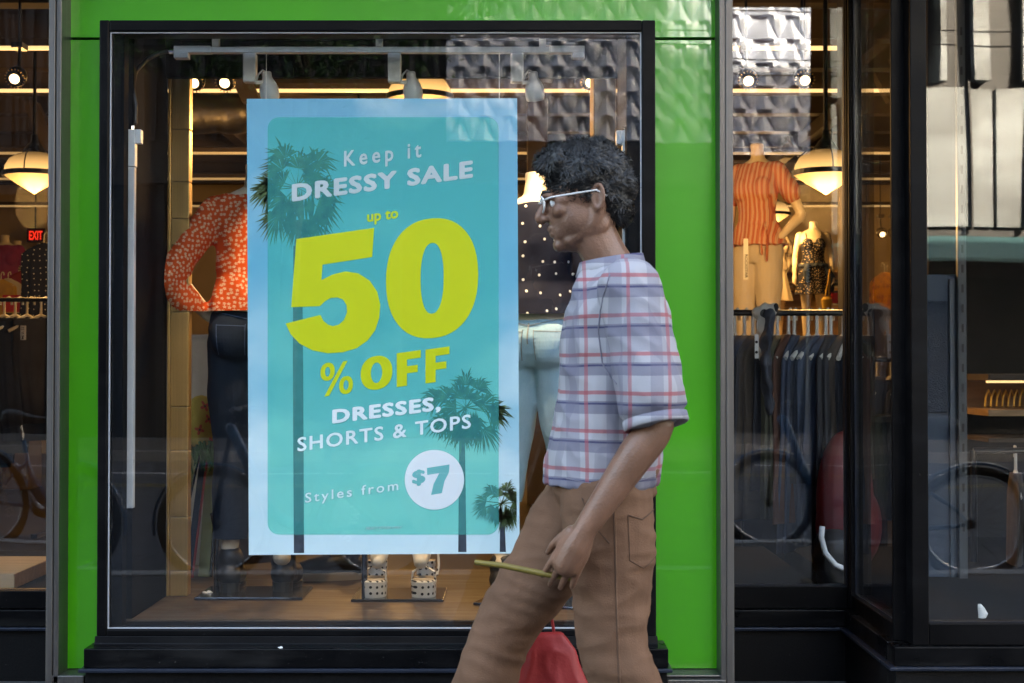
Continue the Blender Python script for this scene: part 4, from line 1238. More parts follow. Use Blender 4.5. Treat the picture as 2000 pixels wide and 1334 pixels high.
for i, (x0_, x1_, tilt, m_, nm) in enumerate(((365, 383, .10, 'olivecloth', 'olive folded canvas chair leaning nearest the bronze column'), (386, 398, .05, 'navycloth', 'dark navy folded canvas between two olive ones'), (398, 420, .02, 'olivecloth', 'broad olive folded canvas next to the mannequin leg'))):
    d_ = 6.05 + i * .03
    xa, xb = X(x0_, d_), X(x1_, d_)
    t = thing('folded_chair', nm, 'folding chair', ((xa + xb) / 2, d_ - 5, zf), gb)
    z1_ = Z(885, d_)
    q = MB()
    q.add([(xa - tilt, d_ - 5, zf + .001), (xb - tilt, d_ - 5, zf + .001), (xb, d_ - 5 + .06, z1_), (xa, d_ - 5 + .06, z1_), (xa - tilt, d_ - 5 + .022, zf + .001), (xb - tilt, d_ - 5 + .022, zf + .001), (xb, d_ - 5 + .082, z1_), (xa, d_ - 5 + .082, z1_)],
          [(0, 1, 2, 3), (4, 7, 6, 5), (0, 4, 5, 1), (1, 5, 6, 2), (2, 6, 7, 3), (3, 7, 4, 0)])
    q.build('canvas', M[m_], t, bevel=.004)
    MB().tube([(xb - tilt + .004, d_ - 5 + .01, zf + .001), (xb + .004, d_ - 5 + .07, z1_ + .01)], .006, 8).build('frame_rod', M['redcloth'] if i == 1 else M['plate'], t)

# black sneaker shown behind the poster gap
def sneaker(px, d, rz, label):
    c = P(px, 1140, d)
    t = thing('sneaker', label, 'shoe', (0, 0, 0), 'pair of black sneakers')
    mb = MB().limb([(0, .09, .055), (0, .02, .065), (0, -.08, .048), (0, -.15, .038)], [.040, .043, .042, .030], 16, 4)
    mb.limb([(0, .07, .12), (0, .06, .06)], [.040, .040], 14, 3)
    link('upper', fuse(mb, .005, 2), M['boot'], t)
    MB().loft([(0, -.03, 0, .046, .15), (0, -.03, .032, .048, .152)], 24).build('sole', M['sole'], t)
    for k in range(4): MB().tube([(-.025, -.015 - k * .022, .098 - k * .008), (0, -.02 - k * .022, .106 - k * .008), (.025, -.015 - k * .022, .098 - k * .008)], .004, 6).build('lace', M['black_rubber'], t)
    t.location = (c.x, d - 5, zf); t.rotation_euler = (0, 0, rz)
sneaker(652, 6.05, R(-80), 'black sneaker with pale sole seen under the poster edge')
# crumpled tissue and torn scraps on the floor
def scrap(px, py, d, z, s, label, m='paper'):
    c = P(px, py, d)
    mb = MB().ell((0, 0, 0), s, s * .8, s * .6, 10, 7)
    me = mb.mesh('scrap')
    for v in me.vertices: v.co *= 1 + .9 * noise.noise(v.co * (2.2 / s) * .6 + V((px, 0, 0)))
    o = link('paper_scrap', me, M[m]); o.location = (c.x, c.y, z + s * .45)
    tag(o, label, 'litter')
scrap(405, 1163, 5.63, zf, .016, 'crumpled white tissue on the display floor by the stand plate')
scrap(548, 1246, 4.92, zled, .007, 'small white paper scrap lying on the black sill')

# ================================================================ THE WALKING PERSON
DPn = 3.72
YC = DPn - 5
def Wp(px, py, lat=0.0):
    p = P(px, py, DPn); p.y = YC - lat       # lat > 0 is toward the street
    return p
per = thing('person', 'person walking past in checked shirt and tan trousers with glasses', 'person', (Wp(1180, 900).x, YC, 0))
def hsec(px, py, rx, ry, lat=0.0):
    p = Wp(px, py, lat); return (p.x, p.y, p.z, rx, ry)
body = MB()
body.loft([hsec(1178, 985, .07, .10), hsec(1178, 950, .115, .165), hsec(1185, 900, .118, .170), hsec(1192, 840, .108, .155), hsec(1200, 760, .112, .155), hsec(1206, 680, .122, .17),
           hsec(1208, 610, .112, .185), hsec(1206, 565, .090, .170), hsec(1203, 540, .070, .10), hsec(1198, 522, .058, .06)], 28)
nk0, nk1 = Wp(1198, 530), Wp(1158, 455)
body.limb([nk0, nk0.lerp(nk1, .5), nk1], [.060, .056, .058], 18, 4)
# head in profile, facing left (-X)
hc = Wp(1140, 385)
hd = MB()
hd.ell(hc + V((.012, 0, .018)), .098, .074, .100, 24, 16)
hd.ell(hc + V((-.018, 0, -.040)), .078, .064, .085, 24, 16)
hd.limb([hc + V((.02, 0, -.055)), hc + V((-.05, 0, -.098)), hc + V((-.066, 0, -.104))], [.060, .040, .026], 18, 4)   # jaw to chin
for s in (-1, 1):
    hd.limb([hc + V((.03, s * .056, -.03)), hc + V((.01, s * .05, -.075)), hc + V((-.05, s * .024, -.103))], [.022, .020, .018], 10, 4)
    hd.ell(hc + V((-.066, s * .036, -.028)), .022, .026, .02)             # cheek
    hd.limb([hc + V((-.083, s * .046, .012)), hc + V((-.093, s * .026, .017)), hc + V((-.096, s * .010, .012))], [.009, .011, .010], 8, 3)   # brow ridge
    hd.ell(hc + V((-.050, s * .043, -.004)), .026, .017, .022)
    hd.tube([hc + V((-.078, s * .044, .000)), hc + V((-.089, s * .034, .006)), hc + V((-.092, s * .022, .003))], [.004, .0045, .003], 8)
    hd.ell(hc + V((-.012, s * .044, -.052)), .055, .022, .046)
    hd.ell(hc + V((.012, s * .050, -.075)), .040, .016, .030)
    e = hc + V((.030, s * .074, -.012))
    hd.tube([e + V((.013 * math.cos(a) + .004 * math.sin(a), s * (.006 + .004 * math.cos(a)), .030 * math.sin(a))) for a in [2 * math.pi * j / 16 for j in range(16)]], .0055, 8, close=True)
    hd.ell(e + V((.002, 0, -.004)), .012, .007, .022)
    hd.ell(e + V((-.006, s * .002, -.028)), .008, .006, .010)
hd.limb([hc + V((-.092, 0, .010)), hc + V((-.106, 0, -.014)), hc + V((-.118, 0, -.034)), hc + V((-.112, 0, -.042))], [.010, .011, .013, .011], 12, 4)   # nose
for s in (-1, 1): hd.ell(hc + V((-.102, s * .011, -.040)), .011, .008, .008)
hd.ell(hc + V((-.068, 0, -.070)), .026, .040, .042)
hd.tube([hc + V((-.080, -.024, -.068)), hc + V((-.092, -.012, -.065)), hc + V((-.096, 0, -.066)), hc + V((-.092, .012, -.065)), hc + V((-.080, .024, -.068))], [.004, .0075, .0085, .0075, .004], 10)
hd.tube([hc + V((-.078, -.022, -.076)), hc + V((-.089, -.011, -.080)), hc + V((-.092, 0, -.081)), hc + V((-.089, .011, -.080)), hc + V((-.078, .022, -.076))], [.004, .008, .009, .008, .004], 10)
hd.ell(hc + V((-.078, 0, -.110)), .018, .024, .018)
rot = Matrix.Rotation(R(-9), 3, 'Y')           # nod forward
hd.v = [hc + rot @ (p - hc) for p in hd.v]
body.add(hd.v, hd.f)
HM = lambda o_: hc + rot @ V(o_)
# arms
nS, nE, nWr = Wp(1218, 575, .195), Wp(1262, 822, .262), Wp(1132, 1012, .262)
fS, fE, fWr = Wp(1204, 575, -.178), Wp(1168, 826, -.215), Wp(1085, 1030, -.24)
for a_, b_, c_ in ((nS, nE, nWr), (fS, fE, fWr)):
    body.limb([a_, a_.lerp(b_, .5), b_, b_.lerp(c_, .3), c_], [.056, .047, .042, .043, .028], 18, 5)
nd = (Wp(1075, 1125, .225) - nWr).normalized()
hand(body, nWr, nd, (.15, 1, 0), .19, .20, side=-1, spread=.06)
fdv = (Wp(1062, 1130, -.24) - fWr).normalized()
hand(body, fWr, fdv, (.1, -1, 0), .185, .75, side=1, spread=.01)
# legs
nH, nK, nA = Wp(1180, 965, .095), Wp(1196, 1262, .10), Wp(1310, 1535, .09)
fH, fK, fA = Wp(1165, 965, -.095), Wp(990, 1235, -.10), Wp(868, 1545, -.09)
for a_, b_, c_ in ((nH, nK, nA), (fH, fK, fA)):
    body.limb([a_, a_.lerp(b_, .5), b_, b_.lerp(c_, .35), c_], [.092, .080, .058, .056, .038], 18, 5)
bm_ = fuse(body, .0036, 2)
link('body', shift_mesh(bm_, per.location), M['skin'], per)
add_stubble(M['skin'], hc.z - .145, hc.z - .045, hc.x - per.location.x + .025)
# shirt: boxy, open hem, short sleeves
sh = MB()
sh.loft([hsec(1172, 945, .140, .192), hsec(1178, 900, .142, .194), hsec(1188, 840, .134, .184), hsec(1198, 760, .134, .182), hsec(1204, 680, .142, .194), hsec(1207, 610, .130, .205),
         hsec(1205, 562, .106, .188), hsec(1202, 537, .084, .115), hsec(1198, 522, .070, .074)], 32, fold=lambda t, a: 1 + .018 * (1 - t) * math.sin(a * 7 + 1) + .012 * math.sin(a * 4 + t * 9))
for a_, b_ in ((nS, nE), (fS, fE)):
    e_ = a_.lerp(b_, .80)
    sh.limb([a_ + V((0, 0, .0)), a_.lerp(b_, .4), e_], [.076, .076, .080], 20, 5)
def shirt_disp(co, n): return .011 * noise.noise(V((co.x * 11, co.y * 11, co.z * 7))) + .011 * (.5 - abs(noise.noise(V((co.x * 14 + co.z * 9, co.y * 14 + 4, co.z * 12)))))
sm = fuse(sh, .006, 3, shirt_disp)
zc_ = Wp(1170, 940).z
bm = bmesh.new(); bm.from_mesh(sm)
bmesh.ops.bisect_plane(bm, geom=bm.verts[:] + bm.edges[:] + bm.faces[:], plane_co=(0, 0, zc_), plane_no=(-.10, 0, -1), clear_outer=True)
bm.to_mesh(sm); bm.free()
shirt = link('shirt', shift_mesh(sm, per.location), M['shirt'], per)
# sleeve cuffs, collar
for a_, b_ in ((nS, nE), (fS, fE)):
    ax_ = (b_ - a_).normalized(); e_ = a_.lerp(b_, .80) + ax_ * .052
    q_ = ax_.to_track_quat('Z', 'Y').to_matrix()
    cf_ = MB().rings([[e_ + q_ @ V((r_ * math.cos(a), r_ * math.sin(a), h_)) for a in [2 * math.pi * j / 28 for j in range(28)]] for r_, h_ in ((.070, -.004), (.0765, -.006), (.0775, .014), (.0735, .018), (.066, .016), (.062, -.002))], cap=False)
    cf_.build('sleeve_cuff', M['shirt'], shirt, smooth=True)
# collar and pocket
cl = MB()
cc = Wp(1194, 521)
cl.rings([[cc + V((r_ * math.cos(a), r_ * 1.02 * math.sin(a), h_ - .012 * math.cos(a) * -1)) for a in [2 * math.pi * j / 28 for j in range(28)]] for r_, h_ in ((.076, -.018), (.073, .018), (.080, .022), (.090, -.014), (.082, -.018))], cap=False)
cl.build('collar', M['shirt'], shirt, smooth=True)
# trousers
tr = MB()
tr.loft([hsec(1178, 1000, .10, .14), hsec(1178, 960, .128, .178), hsec(1184, 915, .126, .176), hsec(1188, 880, .120, .168)], 28)
for a_, b_, c_, s_ in ((nH, nK, nA, 1), (fH, fK, fA, -1)):
    tr.limb([a_, a_.lerp(b_, .5), b_, b_.lerp(c_, .5), b_.lerp(c_, .98)], [.112, .102, .084, .082, .076], 20, 6)
def tr_disp(co, n): return .014 * noise.noise(V((co.x * 9, co.y * 9 + 7, co.z * 7))) + .010 * (.5 - abs(noise.noise(V((co.x * 9 + co.z * 6, co.y * 8, co.z * 24 + 3)))))
tm = fuse(tr, .0065, 3, tr_disp)
shift_mesh(tm, per.location)
tro = link('trousers', tm, M['trousers'], per)
def sew(tree, pts, name, m, parent, rad=.0014, off=.0006, n=26):
    """a line of stitching laid on the cloth along photo points, seen from the street"""
    L_ = []
    for i in range(len(pts) - 1):
        for s in range(n): L_.append((pts[i][0] + (pts[i + 1][0] - pts[i][0]) * s / n, pts[i][1] + (pts[i + 1][1] - pts[i][1]) * s / n))
    L_.append(pts[-1])
    q = []
    for px, py in L_:
        w_ = Wp(px, py) - per.location
        hit = tree.ray_cast(V((w_.x, -1.0, w_.z)), V((0, 1, 0)))
        if hit[0] is not None: q.append(hit[0] + V((0, -off, 0)))
    if len(q) > 2:
        mb = MB().tube(q, rad, 6)
        link(name, mb.mesh(name), m, parent, smooth=True)
tt = tree_of(tm)
seam = mat('tan_seam', (.085, .042, .024), .9)
sew(tt, [(1186, 950), (1192, 1130), (1199, 1340)], 'side_seam', seam, tro, .0016)
sew(tt, [(1190, 955), (1194, 1130), (1203, 1340)], 'side_seam', mat('tan_thread', (.24, .13, .075), .9), tro, .0008)
sew(tt, [(1130, 960), (1150, 1010), (1180, 1042)], 'pocket_edge', seam, tro, .002)
sew(tt, [(1214, 990), (1242, 1000), (1272, 984)], 'back_pocket_edge', seam, tro, .0018)
sew(tt, [(1214, 990), (1218, 1075), (1246, 1092), (1276, 1070)], 'back_pocket_edge', seam, tro, .0012)
st_ = tree_of(sm)
sseam = mat('shirt_seam', (.17, .16, .20), .9)
sew(st_, [(1178, 548), (1166, 590), (1160, 650), (1168, 710), (1190, 748)], 'armhole_seam', sseam, shirt, .0016)
sew(st_, [(1096, 925), (1160, 934), (1230, 930), (1275, 922)], 'hem_stitching', sseam, shirt, .0010)

# shoes (below the frame)
for a_, dx, pitch in ((nA, -.0, R(-28)), (fA, 0, R(12))):
    mb = MB()
    q = Matrix.Rotation(pitch, 3, 'Y')
    for o_ in ([(.06, 0, -.05), (-.02, 0, -.05), (-.13, 0, -.065), (-.19, 0, -.07)],): mb.limb([a_ + q @ V(k) for k in o_], [.042, .048, .046, .032], 16, 4)
    link('shoe', shift_mesh(fuse(mb, .006, 2), per.location), M['boot'], per)
# hair: rounded dark mass with loose locks
hr = MB()
hr.ell(HM((.020, 0, .050)), .104, .086, .094, 24, 16)
hr.ell(HM((.060, 0, .010)), .068, .076, .082, 20, 14)
hr.ell(HM((-.040, 0, .092)), .066, .066, .044, 20, 12)
hr.ell(HM((.078, 0, -.045)), .034, .056, .045, 16, 10)
def hair_disp(co, n): return .009 * noise.noise(co * 30) + .005 * noise.noise(co * 80)
hm = fuse(hr, .005, 1, hair_disp)
hb = tree_of(hm)
lk = MB(); lk.add([v.co for v in hm.vertices], [tuple(p.vertices) for p in hm.polygons])
vsn = [(V(v.co), V(v.normal)) for v in hm.vertices]
for i in range(7000):
    p_, n_ = vsn[rnd.randrange(len(vsn))]
    if (rot.inverted() @ (p_ - hc)).z < -.085: continue
    fl = V((noise.noise(p_ * 22), noise.noise(p_ * 22 + V((7, 0, 0))), noise.noise(p_ * 22 + V((0, 9, 0))) - .25)) + V((rnd.uniform(-.35, .35), rnd.uniform(-.35, .35), rnd.uniform(-.3, .3)))
    t_ = (fl - n_ * fl.dot(n_)).normalized()
    l_ = rnd.uniform(.012, .030); w_ = n_.cross(t_) * .0009
    a_ = p_ - n_ * .003; b_ = p_ + n_ * .007 + t_ * l_ * .5; c_ = p_ + n_ * rnd.uniform(-.002, .010) + t_ * l_
    lk.add([a_ - w_, a_ + w_, b_ + w_, c_, b_ - w_], [(0, 1, 2, 4), (4, 2, 3)])
for i in range(900):
    p_, n_ = vsn[rnd.randrange(len(vsn))]
    if (rot.inverted() @ (p_ - hc)).z < -.08: continue
    t_ = (n_ * rnd.uniform(.3, 1) + V((rnd.uniform(-1, 1), rnd.uniform(-1, 1), rnd.uniform(-.4, .8)))).normalized()
    l_ = rnd.uniform(.010, .028); w_ = n_.cross(t_).normalized() * .0005
    c_ = p_ + t_ * l_ + V((0, 0, -l_ * .2)); b_ = p_ + t_ * l_ * .55 + n_ * .003
    lk.add([p_ - w_, p_ + w_, b_ + w_, c_, b_ - w_], [(0, 1, 2, 4), (4, 2, 3)])
lk.build('hair', M['hair'], per, smooth=True, normals=False)
# eyes, brows
for s in (-1, 1):
    e_ = HM((-.077, s * .030, -.006))
    ey = MB().ell(e_, .0108, .0108, .0108, 16, 12).build('eye', M['white_paint'], per, smooth=True)
    MB().ell(e_ + rot @ V((-.0082, -s * .001, 0)), .0042, .0055, .0055, 12, 8).build('iris', M['hair'], ey, smooth=True)
    MB().tube([HM((-.082, s * .052, .020)), HM((-.099, s * .034, .025)), HM((-.104, s * .014, .019))], [.003, .0045, .004], 8).build('eyebrow', M['hair'], per)
# pale glasses
gl = MB()
for s in (-1, 1):
    cgl = HM((-.108, s * .035, -.006))
    gl.tube([cgl + rot @ V((.006 * math.cos(a) ** 2, .026 * math.cos(a), .020 * math.sin(a))) for a in [2 * math.pi * j / 24 for j in range(24)]], .0026, 8, close=True)
    gl.tube([HM((-.102, s * .061, .002)), HM((-.085, s * .077, .004)), HM((-.02, s * .082, .004)), HM((.028, s * .082, .004)), HM((.052, s * .078, -.014))], .0024, 8)
gl.tube([HM((-.108, -.010, .0)), HM((-.113, 0, .003)), HM((-.108, .010, .0))], .0022, 8)
gl.build('glasses', mat('clear_acetate', (.62, .60, .58), .15, coat=.6), per, smooth=True)
# slim yellow rod added for a yellow streak at the near hand
hc2 = nWr + nd * .115
sl_d = (Wp(905, 1112, .25) - Wp(1070, 1140, .25)).normalized()
c0 = hc2 + V((.02, .022, -.02)); c1 = c0 + sl_d * .23
u_ = V((0, 0, 1)).cross(sl_d).normalized() * .003; v_ = V((.1, 0, 1)).normalized() * .009
mb = MB().tube([c0, c0.lerp(c1, .3), c0.lerp(c1, .7) + V((0, 0, .003)), c1], [.0075, .0075, .007, .0062], 14)
tag(mb.build('yellow_stick', M['yellow'], smooth=True, bevel=.001), 'slim yellow rolled leaflet held in the walking person\'s hand', 'stick')
# red bag hanging from the far hand
bg = thing('carrier_bag', 'bright red carrier bag hanging low between the walking legs', 'bag', (Wp(1068, 1300).x, YC + .26, .1))
bx0, bx1, bz1, bz0 = Wp(1000, 1300).x, Wp(1150, 1300).x, Wp(1000, 1272).z, Wp(1000, 1530).z
by = YC + .245
mb = MB().loft([((bx0 + bx1) / 2, by, bz0, .10, .045), ((bx0 + bx1) / 2, by, bz0 + .02, .118, .055), ((bx0 + bx1) / 2, by, (bz0 + bz1) / 2, .115, .05), ((bx0 + bx1) / 2 - .01, by, bz1 - .04, .082, .03), ((bx0 + bx1) / 2 - .012, by, bz1, .05, .016)], 24, fold=lambda t, a: 1 + .05 * math.sin(a * 6 + t * 5))
link('bag_body', shift_mesh(fuse(mb, .006, 2, lambda co, n: .012 * (.5 - abs(noise.noise(V((co.x * 18, co.y * 18, co.z * 9)))))), bg.location), M['red'], bg)
hp = fWr + fdv * .10
for o_ in (-.03, .03): MB().tube([((bx0 + bx1) / 2 - .012 + o_, by, bz1 - .01), (hp.x + o_ * .3, by, (bz1 + hp.z) / 2), (hp.x, hp.y, hp.z - .005)], .004, 6).build('bag_handle', M['red'], bg)
# ================================================================ STORE LIGHTS
ordn = ['first', 'second', 'third', 'fourth', 'fifth', 'sixth', 'seventh', 'eighth', 'ninth', 'tenth', 'eleventh', 'twelfth', 'thirteenth', 'fourteenth', 'fifteenth', 'sixteenth', 'seventeenth', 'eighteenth']
def ordw(k): return ordn[k] if k < len(ordn) else ('nineteenth', 'twentieth', 'twenty-first', 'twenty-second')[k - len(ordn)]
GL = 'warm tube lights in rows across the store ceiling'
tubes = [(95, 8.84, -4.0, -2.2), (95, 8.84, 1.0, 2.05), (178, 10.2, -6.5, .73), (178, 10.2, .90, 4.2), (300, 13.2, -7.5, 6.5), (350, 15.0, -7.5, 7), (403, 17.5, -8, 8)]
lab = ['short warm tube light high in the corner window, above the round spot', 'short warm tube light high above the coral striped mannequin', 'long warm tube light just above the poster top', 'warm tube light crossing above the coral striped mannequin and side pane',
       'warm tube light level with the coral mannequin neck, second row back', 'warm tube light level with the headless necks, third row back', 'farthest warm tube light along the back wall top']
for (py, d, x0, x1), l in zip(tubes, lab):
    z = Z(py, d); y = d - 5
    t = thing('tube_light', l, 'ceiling light', ((x0 + x1) / 2, y, z), GL)
    MB().box(x0, x1, y - .03, y + .03, z + .012, z + .05).build('housing', M['beam'], t)
    MB().box(x0, x1, y - .022, y + .022, z - .006, z + .0115).build('tube', M['tube_glow'] if d < 11 else M['tube_dim'], t)
    for k in range(max(2, int((x1 - x0) / 2.5))):
        xx = x0 + .3 + k * (x1 - x0 - .6) / max(1, int((x1 - x0) / 2.5) - 1 or 1)
        MB().tube([(xx, y, z + .05), (xx, y, ZC - .003)], .006, 6).build('drop_rod', M['blackmetal'], t)
# --- pendants
def pendant(px, py, d, r, label):
    c = P(px, py, d)
    t = thing('pendant_lamp', label, 'pendant lamp', c, 'glass pendant lamps with a dark rim')
    MB().lathe(c, [(.004, -r * .66), (r * .10, -r * .60), (r * .55, -r * .33), (r * .90, -r * .10), (r * .97, -r * .03)], 36, cap=False).build('lower_bowl', M['bowl_glow'], t, smooth=True)
    MB().lathe(c, [(r * .96, r * .04), (r * .93, r * .25), (r * .80, r * .48), (r * .55, r * .64), (r * .34, r * .70)], 36, cap=False).build('upper_dome', M['dome_glow'], t, smooth=True)
    MB().lathe(c, [(r * .97, -r * .09), (r * 1.03, -r * .09), (r * 1.03, r * .07), (r * .97, r * .07)], 36, cap=False).build('rim', M['blackmetal'], t, smooth=False)
    MB().lathe(c, [(r * .40, r * .66), (r * .38, r * .74), (r * .22, r * .98), (r * .12, r * 1.05), (r * .10, r * 1.30), (.01, r * 1.32)], 28).build('cap', M['blackmetal'], t, smooth=True)
    MB().lathe(c, [(.005, r * .2), (r * .3, r * .25), (r * .3, r * .45), (.005, r * .5)], 20).build('bulb', M['bowl_hot'], t, smooth=True)
    for k in range(3):
        a = R(30 + 120 * k)
        MB().tube([c + V((r * q * math.cos(a), r * q * math.sin(a), r * h)) for q, h in ((1.04, 0), (1.0, .28), (.86, .54), (.60, .72), (.36, .78))], r * .022, 6).build('bracket_arm', M['blackmetal'], t)
    MB().tube([c + V((0, 0, r * 1.3)), V((c.x, c.y, ZC - .002))], .012, 8).build('drop_rod', M['blackmetal'], t)
    L_ = bpy.data.lights.new('pendant_light', 'POINT'); L_.energy = PEND_W; L_.color = WARM; L_.shadow_soft_size = r * .9
    lo = bpy.data.objects.new('pendant_light', L_); COL.objects.link(lo); lo.parent = t; lo.location = (0, 0, -r * .9)
pendant(67, 340, 10.0, .205, 'glowing glass pendant lamp hanging in the dark corner window')
pendant(820, 190, 8.3, .185, 'glowing pendant lamp partly hidden behind the poster top')
pendant(1613, 338, 7.7, .171, 'large glowing glass pendant lamp beside the coral striped mannequin')
pendant(1506, 418, 16.0, .205, 'small distant pendant lamp behind the coral mannequin elbow')
pendant(1180, 430, 17.0, .20, 'far pendant lamp deep in the store behind the person')
pendant(700, 300, 12.0, .20, 'pendant lamp fully behind the poster in mid store')
# --- spots
def spot(px, py, d, label, tilt=(0, -1, -.55)):
    c = P(px, py, d)
    t = thing('ceiling_spot', label, 'spotlight', c, 'round ceiling spots with ribbed rims')
    ax = V(tilt).normalized()
    MB().lathe(c, [(.030, .035), (.046, .030), (.056, .0), (.052, -.03), (.03, -.07), (.012, -.09)], 24, axis=ax).build('housing', M['blackmetal'], t, smooth=True)
    rb = MB()
    q = ax.to_track_quat('Z', 'Y').to_matrix()
    for k in range(18):
        a = 2 * math.pi * k / 18
        u_ = q @ V((math.cos(a), math.sin(a), 0)); p = c + u_ * .047 + ax * .028
        rb.tube([p, p + u_ * .008 + ax * .004], .003, 4)
    rb.build('cooling_rib', M['bronze'], t)
    MB().lathe(c, [(.001, .040), (.027, .040), (.027, .036), (.001, .036)], 24, axis=ax).build('lamp_disc', M['spot_glow'], t)
    MB().tube([c + V((0, .03, .02)), c + V((0, .05, .12)), V((c.x, c.y + .05, c.z + .16))], .010, 8).build('arm', M['blackmetal'], t)
    MB().box(c.x - .03, c.x + .03, c.y + .0, c.y + .10, c.z + .16, c.z + .19).build('mount', M['blackmetal'], t)
    MB().tube([(c.x, c.y + .05, c.z + .19), (c.x, c.y + .05, ZC - .003)], .008, 6).build('drop_rod', M['blackmetal'], t)
    return c, ax
spots = [(32, 150, 8.0, 'round ceiling spot glowing in the dark corner window'), (381, 158, 8.0, 'glowing ceiling spot next to the bronze column'), (441, 158, 8.0, 'second glowing ceiling spot from the bronze column'),
         (1153, 157, 8.0, 'bright starry ceiling spot right of the poster'), (1460, 154, 8.0, 'ceiling spot above the coral mannequin neck'), (1570, 153, 8.0, 'bright ceiling spot above the large pendant lamp')]
for s_ in spots: spot(*s_)
for px, py, d, l in ((1745, 455, 15.0, 'small far spot seen through the narrow side window'), (1722, 455, 15.0, 'far spot pair member nearest the dark post')):
    spot(px, py, d, l)
# foil duct and diagonal braces under the ceiling
dp_ = MB()
yd = 11.2 - 5; zd = Z(222, 11.2)
pts = [(-2.95 + i * .09, yd, zd) for i in range(12)]
dp_.tube(pts, [.15 + .012 * math.sin(i * 2.2) for i in range(12)], 20)
duct = dp_.build('foil_duct', M['foil'], smooth=True); tag(duct, 'crinkled foil duct slung under the dark store ceiling', 'duct')
for k, (a, b, d) in enumerate(((400, 470, 9.4), (40, 95, 12.2), (1660, 1740, 9.4), (1540, 1600, 14.0))):
    x0, x1 = X(a, d), X(b, d); z1 = ZC - .36
    tag(MB().add([(x0, d - 5, z1), (x0 + .12, d - 5, z1), (x1 + .12, d - 5, z1 - .5), (x1, d - 5, z1 - .5), (x0, d - 4.9, z1), (x0 + .12, d - 4.9, z1), (x1 + .12, d - 4.9, z1 - .5), (x1, d - 4.9, z1 - .5)],
       [(0, 1, 2, 3), (4, 7, 6, 5), (0, 4, 5, 1), (1, 5, 6, 2), (2, 6, 7, 3), (3, 7, 4, 0)]).build('ceiling_brace', M['beam']),
       ['diagonal ceiling brace beside the bronze column', 'diagonal ceiling brace in the corner window', 'diagonal ceiling brace seen in the narrow side window', 'diagonal ceiling brace above the printed dress mannequin'][k], 'brace', 'diagonal braces under the store ceiling')

# ================================================================ STORE FIXTURES
def wallbox(name, label, cat, px0, px1, d, py1, m, dy=.4, z0=.14, group=None, z1=None):
    x0, x1 = X(px0, d), X(px1, d)
    t = MB().box(x0, x1, d - 5, d - 5 + dy, z0, z1 if z1 is not None else Z(py1, d)).build(name, m, bevel=.004)
    tag(t, label, cat, group); return t
# columns inside the store
for i, (px0, px1, d, l, m) in enumerate(((1160, 1204, 7.2, 'tall beige column inside the store behind the person', 'backwall'), (72, 92, 18.3, 'pale column at the edge of the corner window', 'backwall'), (1666, 1709, 7.6, 'dark wide column just inside the narrow side window', 'ceilingdark'), (1030, 1070, 11.5, 'dark column deep in the store behind the navy blouse mannequin', 'beam'))):
    wallbox('store_column', l, 'column', px0, px1, d, 0, M[m], dy=.35, z1=ZC - .001, group='columns inside the store')
# shelf wall on the back right behind the dress mannequin
def shelves(px0, px1, d, pys, label):
    x0, x1 = X(px0, d), X(px1, d)
    t = thing('shelf_unit', label, 'shelf unit', ((x0 + x1) / 2, d - 5, .14), None)
    y = d - 5
    MB().box(x0, x1, y + .38, y + .40, .14, Z(pys[0], d)).build('back_board', M['wood'], t)
    for py in pys: MB().box(x0 + .031, x1 - .031, y, y + .379, Z(py, d) - .028, Z(py, d)).build('shelf', M['wood'], t)
    n = 4
    for k in range(n + 1):
        xx = x0 + (x1 - x0) * k / n
        if k in (0, n): MB().box(xx - .03 if k else xx, xx if k else xx + .03, y, y + .379, .14, Z(pys[0], d)).build('side_board', M['wood'], t)
    return t
shelves(1440, 1672, 17.6, (527, 563, 598, 650, 700), 'pale wooden shelf unit with shoes behind the printed dress mannequin')
for k, (px, py) in enumerate(((1548, 561), (1565, 561), (1640, 562), (1655, 562), (1625, 596))):
    c = P(px, py, 17.65)
    t = thing('shelf_shoe', ['tan shoe at the left end of the shelf behind the cream dress', 'tan shoe beside the dress mannequin on the shelf', 'black sandal on the shelf beside the yellow bag', 'black sandal at the shelf end by the post', 'pale shoe on the lower shelf by the red card'][k], 'shoe', c, 'shoes on the store shelves')
    MB().limb([c + V((-.05, .05, .05)), c + V((.0, .04, .07)), c + V((.09, .03, .03))], [.035, .035, .022], 10, 3).build('upper', M['boot'] if k > 1 else M['wood'], t, smooth=True)
    MB().box(c.x - .09, c.x + .12, c.y + .0, c.y + .08, c.z + .0005, c.z + .018).build('sole', M['sole'], t)

# --- mannequins deeper in the store
G2 = 'mannequins standing on tables deeper in the store'
def far_fig(px, py_neck, d, arms, label, cloth, ztable, rz=0.0, scale=1.0, up=.02):
    t = thing('mannequin', label, 'mannequin', (0, 0, 0), G2)
    me = at(fuse(form(arms), .009, 2), 0)
    link('body', me, M['skin_form'], t)
    for nm, me_, mt in cloth(arms): link(nm, me_, mt, t)
    zt = Z(py_neck, d) - 1.565 * scale
    t.location = (X(px, d), d - 5, zt); t.rotation_euler = (0, 0, rz); t.scale = (scale,) * 3
    return t, zt
def table(px0, px1, d, zt, label, m='wood'):
    x0, x1 = X(px0, d), X(px1, d); y = d - 5
    t = thing('display_table', label, 'table', ((x0 + x1) / 2, y, .14), 'tables carrying store mannequins')
    MB().box(x0, x1, y - .4, y + .4, zt - .04, zt - .001).build('tabletop', M[m], t, bevel=.004)
    for a in (x0 + .04, x1 - .04):
        for b in (y - .35, y + .35): MB().box(a - .03, a + .03, b - .03, b + .03, .14, zt - .041).build('leg', M[m], t)
